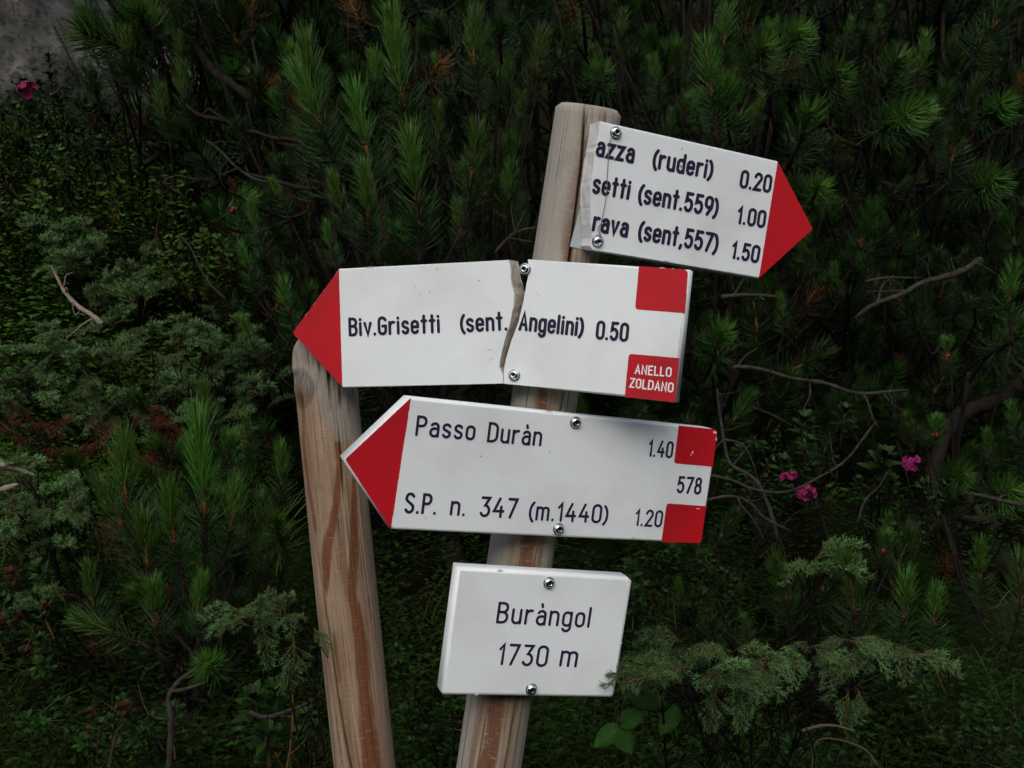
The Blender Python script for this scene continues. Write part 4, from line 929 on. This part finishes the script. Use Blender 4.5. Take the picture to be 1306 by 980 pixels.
# ---- ground cover: bilberry sprigs, grass
def scatter_cover(name, label, m_, num, bank):
    sp = MB()
    for k in range(16):
        t = k/16; a = k*2.4; z = .02+.11*t; d = Vector((math.cos(a), math.sin(a), rnd.uniform(0, .6))); leaf_geo(sp, Vector((math.cos(a)*.01, math.sin(a)*.01, z)), d, Vector((0, 0, 1)), rnd.uniform(.013, .02), rnd.uniform(.004, .006), 0, .15, .2, 2, rnd.uniform(.1, 1))
    sv = np.array([tuple(p) for p in sp.v]); sf = np.array(sp.f); st = np.array(sp.a['tone'])
    V = []; Fs = []; tn = []; off = 0
    n = 0
    while n < num:
        y = 1.35+abs(rnd.gauss(0, 1))*2.3
        if y > 7: continue
        x = rnd.uniform(-.66, .62)*(y+.3)
        if x > -.22*y and y > 3.2: continue
        if (x < -.25*y and y > 2.75+.3*noise.noise(Vector((x*2, y*2, 0)))) != bank: continue
        n += 1
        s = rnd.uniform(.7, 1.5)*(1 if y < 3 else 1.5); a = rnd.uniform(0, 6.28); c, s_ = math.cos(a), math.sin(a); tl = rnd.gauss(0, .3), rnd.gauss(-.25, .25)
        v = sv*s; v = np.stack([v[:, 0]*c-v[:, 1]*s_+v[:, 2]*tl[0], v[:, 0]*s_+v[:, 1]*c+v[:, 2]*tl[1], v[:, 2]], 1)+np.array([x, y, T(x, y)-.01+rnd.uniform(0, .10)])
        V.append(v); Fs.append(sf+off); off += len(v); tn.append(np.clip(st+rnd.uniform(-.4, .3), 0, 1))
    me = npmesh(name, [(np.concatenate(V), np.concatenate(Fs), 0, np.concatenate(tn))], [m_])
    o = link(bpy.data.objects.new(name, me)); tag(o, label, 'ground cover'); o['kind'] = 'stuff'
scatter_cover('bilberry_cover', 'dark low bilberry cover at the feet of the posts and bushes', M_BIL, 4200, False)
scatter_cover('bank_cover', 'yellow green low leafy cover over the left bank', M_BANK, 5200, True)
def grass(name, label, m, n, region, h0, h1, wid):
    k = 0; b = []; d = []; ln = []
    while k < n:
        x, y = region()
        b.append((x, y, T(x, y)-.01)); d.append((rnd.gauss(0, .35), rnd.gauss(-.15, .3), 1)); ln.append(rnd.uniform(h0, h1)); k += 1
    b = np.array(b); d = np.array(d); ln = np.array(ln); dn = d/np.linalg.norm(d, axis=1, keepdims=True)
    s = np.cross(dn, nr.normal(0, 1, d.shape)); s /= np.linalg.norm(s, axis=1, keepdims=True); out = []; lean = np.concatenate([nr.normal(0, .45, (n, 2)), np.full((n, 1), -.25)], 1)
    for t in (0, .35, .7, 1):
        c = b+dn*(ln*t)[:, None]+lean*(ln*t*t)[:, None]; w_ = wid*(1-t)**.6+.0001; out += [c-s*w_, c+s*w_]
    V = np.stack(out, 1).reshape(-1, 3); fl = np.array([(0, 1, 3, 2), (2, 3, 5, 4), (4, 5, 7, 6)]); Fc = (fl[None]+(np.arange(n)*8)[:, None, None]).reshape(-1, 4)
    me = npmesh(name, [(V, Fc, 0, np.repeat(nr.uniform(0, 1, n), 8))], [m]); o = link(bpy.data.objects.new(name, me)); tag(o, label, 'grass'); o['kind'] = 'stuff'
def reg_near():
    y = rnd.uniform(1.45, 2.6); return rnd.uniform(-.62, .6)*(y+.2), y
def reg_bank():
    y = rnd.uniform(2.6, 6); return rnd.uniform(-.62, -.22)*(y+.2), y
grass('grass', 'green grass blades at the foot of the posts and bushes', M_GRASS, 5200, reg_near, .08, .24, .0016)
grass('foreground_grass', 'fresh green grass blades in the lower left corner', M_GRASS, 2600, lambda: (rnd.uniform(-1.25, -.35), rnd.uniform(1.75, 2.15)), .10, .26, .0017)
grass('bank_grass', 'long thin grass between the low shrubs on the left bank', M_BGRASS, 7000, reg_bank, .15, .38, .0022)
grass('dry_grass', 'dry straw coloured blades scattered in the green grass', M_STRAW, 160, lambda: reg_near() if rnd.random() < .5 else reg_bank(), .12, .32, .0014)

# ---- raspberry leaves below the place sign
def rasp_leaf(base, tip, wd, nrm):
    base, tip = Vector(base), Vector(tip); d = tip-base; L = d.length; d.normalize(); s = d.cross(nrm).normalized(); n = s.cross(d); mb = MB(); v = []; seg = 26; cols = 9
    for i in range(seg+1):
        t = i/seg; w_ = wd*(math.sin(math.pi*t**.78)**.75)*(1+.07*(1 if i % 2 else -1)) if 0 < t < 1 else wd*.02
        for k in range(cols):
            u = (k-(cols-1)/2)/((cols-1)/2); vein = .0010*math.cos((t*8-abs(u)*1.6)*2*math.pi)
            v.append(d*L*(t-.10*abs(u)*(1-t)+.03)+s*w_*u+n*(.16*wd*abs(u)-.10*L*t*t*1.2+vein*(1-abs(u)*.4)-.35*wd*u*u))
    f = [(i*cols+k, i*cols+k+1, (i+1)*cols+k+1, (i+1)*cols+k) for i in range(seg) for k in range(cols-1)]
    mb.add(v, f, 0, tone=.6); mb.tube([Vector((0, 0, 0)), d*L*.5-n*.03*L, d*L*.9-n*.10*L], [.0007, .0005, .0002], 4, 0, tone=1.); return mb
O = Vector((.25, 1.75, T(.25, 1.75))); rp = thing('raspberry_plant', 'raspberry stem with broad veined leaves just below the place sign corner', 'raspberry', Matrix.Translation(O))
Zr = 1.42; mb = MB()
tw1 = smooth_path([Vector((0, 0, 0)), at(800, 960, Zr+.05)-O, at(789, 926, Zr)-O, at(799, 885, Zr)-O], 5); mb.tube(tw1, .0011, 5, 0)
tw2 = smooth_path([tw1[9], at(850, 915, Zr+.04)-O, at(862, 897, Zr)-O], 4); mb.tube(tw2, .0009, 5, 0); mb.build('stem', M_TWIG, rp)
for (bx, by, tx, ty, wd, nz) in [(787, 926, 758, 953, .013, (-.25, -1, .5)), (789, 925, 822, 904, .0135, (.1, -1, .9)), (789, 928, 806, 962, .0155, (.2, -1, .35)), (801, 886, 853, 897, .0145, (0, -.8, 1)), (863, 902, 843, 938, .0145, (-.1, -1, .3))]:
    b_ = at(bx, by, Zr); t_ = at(tx, ty, Zr-.008); m_ = rasp_leaf((0, 0, 0), t_-b_, wd, Vector(nz)); lf = m_.build('leaf', M_RASP, rp); lf.matrix_basis = Matrix.Translation(b_-O)

# ---- bare and dead branches
def bare(label, pts, Z, r0, r1, m, forks=(), name='dead_branch', cat='branch', group=None):
    Z = Z if hasattr(Z, '__len__') else [Z]*len(pts)
    W_ = [at(x, y, z) for (x, y), z in zip(pts, Z)]; O = W_[0].copy(); mb = MB(); P = smooth_path([p-O for p in W_], 5); n = len(P)
    P = [p+Vector((noise.noise(p*9+Vector((9, 0, 0))), noise.noise(p*9), noise.noise(p*9+Vector((0, 5, 0)))))*.012 for p in P]
    rad = [(r0+(r1-r0)*i/(n-1))*(.78+.5*abs(noise.noise(P[i]*40))) for i in range(n)]
    e = 0 if r0 < r1 else n-1; rad[e] *= .35; rad[1 if e == 0 else n-2] *= .7; mb.tube(P, rad, 8, jit=.14)
    tot = sum((P[i+1]-P[i]).length for i in range(n-1))
    for q in range(max(1, int(tot/.055))):          # short side twigs and knobs
        i = rnd.randrange(1, n-1); t_ = (P[i+1]-P[i-1]).normalized(); a = t_.orthogonal().normalized(); a = Matrix.Rotation(rnd.uniform(0, 6.28), 3, t_) @ a
        L_ = rnd.uniform(.012, .09)*(1 if m != M_STRAW else .3); d_ = (a+t_*rnd.uniform(-.2, .9)).normalized(); b_ = Vector((rnd.gauss(0, .3), rnd.gauss(0, .3), rnd.gauss(.1, .3)))
        mb.tube(smooth_path([P[i], P[i]+d_*L_*.5, P[i]+(d_+b_)*L_], 3), [min(.0024, rad[i]*.6)*(1-.8*k/6) for k in range(7)], 5, jit=.1)
    for fp, fr in forks:
        q = [at(x, y, Z[0] if len(set(Z)) == 1 else z_)-O for (x, y), z_ in zip(fp, [sum(Z)/len(Z)]*len(fp))]; q = smooth_path(q, 4); k = min(range(n), key=lambda i: (P[i]-q[0]).length); q[0] = P[k]
        mb.tube(q, [fr*(1-.6*i/(len(q)-1)) for i in range(len(q))], 6, jit=.1)
    o = mb.build(name, m); o.matrix_basis = Matrix.Translation(O); tag(o, label, cat, group); return o
bare('pale bare stick with thin upward tip standing out of the left juniper', [(130, 414), (118, 402), (100, 390), (84, 372), (72, 352), (65, 334)], 2.6, .0095, .0025, M_PALE, [([(82, 366), (84, 352), (92, 348)], .002), ([(104, 394), (96, 402), (92, 388)], .002)])
bare('bleached broken branch at the left edge above the bluish juniper', [(-20, 588), (10, 600), (45, 607)], 2.2, .009, .004, M_PALE, [([(0, 596), (20, 590), (30, 588)], .004)])
bare('second bleached branch at the left edge, lower and thicker', [(-25, 632), (5, 627), (22, 620)], 2.15, .008, .006, M_PALE)
bare('grey curved forked twig rising from the grass at the bottom left', [(214, 985), (217, 940), (218, 910), (215, 890), (230, 866), (257, 849)], 1.62, .0062, .0036, M_DEAD, [([(222, 882), (240, 878), (263, 870)], .0042)])
bare('curved dark twig beside the foot of the peeled post', [(318, 908), (333, 918), (350, 919), (378, 909), (400, 893), (414, 875)], 1.5, .0042, .003, M_DEAD)
bare('thin brown twig with leaves at the foot of the peeled post', [(365, 985), (370, 950), (374, 915), (376, 880)], 1.6, .0022, .0012, M_TWIG, [([(368, 965), (388, 945), (392, 935)], .0014)])
bare('thin pale twig below the reddish rosette at the lower left', [(138, 985), (143, 955), (150, 935), (160, 922)], 1.68, .003, .0018, M_DEAD)
bare('long grey bough running left to right beside the broken sign', [(935, 468), (965, 474), (990, 478), (1045, 487), (1093, 500), (1133, 502), (1163, 500)], 2.3, .0055, .0042, M_DEAD, [([(1103, 502), (1112, 530), (1120, 545)], .003), ([(939, 470), (950, 455), (966, 444)], .003)])
bare('thick pale bough rising to the right below the topmost sign', [(1090, 406), (1119, 388), (1155, 371), (1196, 357), (1222, 344), (1252, 330)], 2.55, .006, .0095, M_DEAD, [([(1119, 388), (1125, 365), (1140, 352)], .004), ([(1155, 371), (1130, 372), (1104, 372)], .003)])
bare('thin bough curving down behind the right end of the long sign', [(915, 496), (917, 540), (935, 588), (959, 606), (972, 625), (992, 690)], 2.1, .0034, .0055, M_DEAD, [([(920, 560), (950, 570), (968, 614)], .003)])
bare('thin bough sweeping up to the right under the pink flowers', [(905, 606), (935, 618), (964, 627), (1016, 623), (1064, 595), (1095, 560), (1120, 536)], 2.05, .0034, .0028, M_DEAD, [([(1064, 595), (1060, 570), (1058, 550)], .002)])
bare('lowest thin bough right of the long sign', [(900, 638), (935, 638), (958, 645), (975, 660), (1005, 673)], 2.0, .0034, .003, M_DEAD, [([(940, 640), (960, 662), (975, 690)], .0025)])
bare('short bare twig at the tip of the topmost sign', [(1104, 359), (1135, 357), (1174, 353)], 2.6, .004, .003, M_DEAD)
bare('bare twig tucked between the topmost and the broken sign', [(920, 379), (950, 380), (975, 378), (1001, 377)], 2.35, .006, .004, M_DEAD, [([(935, 379), (945, 362), (950, 355)], .003)])
bare('bare twig curving down under the large rosette', [(1132, 602), (1118, 622), (1100, 640), (1093, 668)], 2.1, .0024, .0034, M_DEAD)
bare('bare twig leaving the picture at the right edge', [(1234, 629), (1269, 641), (1290, 643), (1330, 644)], 2.2, .0045, .006, M_DEAD)
bare('dark thick low trunk arching behind the pine shoots at the right', [(1320, 470), (1282, 505), (1240, 522), (1210, 545), (1195, 590), (1190, 660)], 2.75, .026, .02, M_BARK)
bare('fallen pale stalk lying under the long juniper bough', [(1022, 932), (1055, 931), (1091, 937)], 1.65, .0028, .0022, M_STRAW)
bare('dry nodding grass stalk at the bottom right', [(1035, 985), (1039, 950), (1060, 945), (1098, 955), (1118, 976)], 1.6, .0014, .0018, M_STRAW)
bare('forked dark bough below the overhanging pine at the upper left', [(236, 133), (250, 148), (265, 153), (287, 154), (325, 171), (362, 182), (420, 200)], 2.9, .006, .009, M_BARK, [([(262, 136), (276, 146), (287, 154)], .006)])
bare('stout dark bough at the upper left behind the candle shoots', [(250, 58), (262, 82), (280, 98), (311, 118), (345, 150)], 3.1, .014, .018, M_BARK)
bare('long thin stem crossing in front of the grey rock', [(66, 30), (78, 55), (96, 83), (108, 112), (119, 140)], 3.5, .004, .006, M_BARK)
bare('thin grey twig arching over the left bank', [(205, 232), (225, 226), (243, 229), (278, 226), (300, 216)], 3.1, .0022, .003, M_DEAD, [([(278, 226), (290, 205), (310, 200)], .002)])
bare('diagonal dark twig on the bank left of the candle shoots', [(262, 178), (280, 196), (303, 215), (331, 229), (350, 232)], 2.9, .004, .005, M_DEAD)
bare('slanting thin twig above the juniper mat', [(230, 300), (240, 316), (254, 341), (273, 366), (290, 382)], 2.7, .003, .0036, M_DEAD)
bare('dark bough under the left candle shoots', [(318, 166), (333, 174), (348, 180), (379, 180), (400, 190)], 2.4, .005, .007, M_BARK)
bare('second dark bough under the left candle shoots, lower', [(318, 222), (340, 232), (370, 238), (415, 241)], 2.3, .004, .006, M_BARK)
bare('bare crooked twig just left of the tall post', [(632, 322), (645, 308), (660, 298), (684, 290)], 2.0, .004, .0025, M_DEAD, [([(650, 304), (662, 306), (680, 309)], .002), ([(655, 300), (664, 282), (668, 270)], .002)])
TWL = ['dark twig rising steeply just right of the topmost sign tip', 'dark twig running level under the shoot at the right edge', 'short dark twig behind the long grey bough, sloping down right', 'dark twig rising to the right below the single pink flower',
  'dark level twig near the right edge above the juniper bough', 'dark twig just right of the end of the juniper bough', 'dark bough between the star shaped tufts at the upper right', 'dark sagging bough under the star shaped tufts', 'dark twig dropping steeply below the pair of pink flowers', 'dark twig dropping to the right beside the low pine shoots']
for k, (pts, Z, r) in enumerate([([(1010, 400), (1060, 385), (1110, 330)], 2.9, .006), ([(1180, 420), (1230, 400), (1306, 390)], 2.9, .005), ([(960, 520), (1000, 540), (1060, 560)], 2.6, .004), ([(1150, 700), (1200, 690), (1290, 650)], 2.5, .004),
    ([(1180, 760), (1230, 780), (1306, 770)], 2.4, .004), ([(1140, 850), (1200, 840), (1250, 846)], 2.1, .003), ([(1190, 215), (1240, 190), (1300, 150)], 3.1, .008), ([(1100, 230), (1180, 240), (1260, 200)], 3.0, .005), ([(960, 650), (1000, 700), (1010, 760)], 2.3, .003), ([(1040, 640), (1060, 700), (1100, 760)], 2.3, .003)]):
    bare(TWL[k], pts, Z, r, r*.6, M_BARK, group='bare twigs deep in the shaded pines')

# ---- rock at the top left
def rock(px, py, Z, rad, label, seed, sq):
    bm = MB(); c = at(px, py, Z); O = Vector((c.x, c.y, c.z)); v = []; f = []; n, m = 72, 48
    for j in range(m+1):
        for i in range(n):
            th_ = math.pi*j/m; ph = 2*math.pi*i/n; d = Vector((math.sin(th_)*math.cos(ph), math.sin(th_)*math.sin(ph), math.cos(th_)))
            q = d*1.6+Vector((seed, 0, 0)); cell = noise.voronoi(q*1.1)[0][0]
            r = rad*(.8+.35*noise.noise(q)+.3*cell+.08*noise.noise(q*4)+.03*noise.noise(q*11)); v.append((d.x*r*sq[0], d.y*r*sq[1], d.z*r*sq[2]))
    f = [(j*n+i, (j+1)*n+i, (j+1)*n+(i+1) % n, j*n+(i+1) % n) for j in range(m) for i in range(n)]
    o = mesh_obj('boulder', v, f, M_ROCK); o.matrix_basis = Matrix.Translation(O); tag(o, label, 'rock')
rock(5, 40, 5.6, .68, 'grey lichen spotted boulder in the top left corner', 3, (1.0, .8, 1.1))
rock(190, 110, 5.5, .30, 'smaller grey boulder half hidden behind the overhanging pine', 9, (1.3, .8, .8))
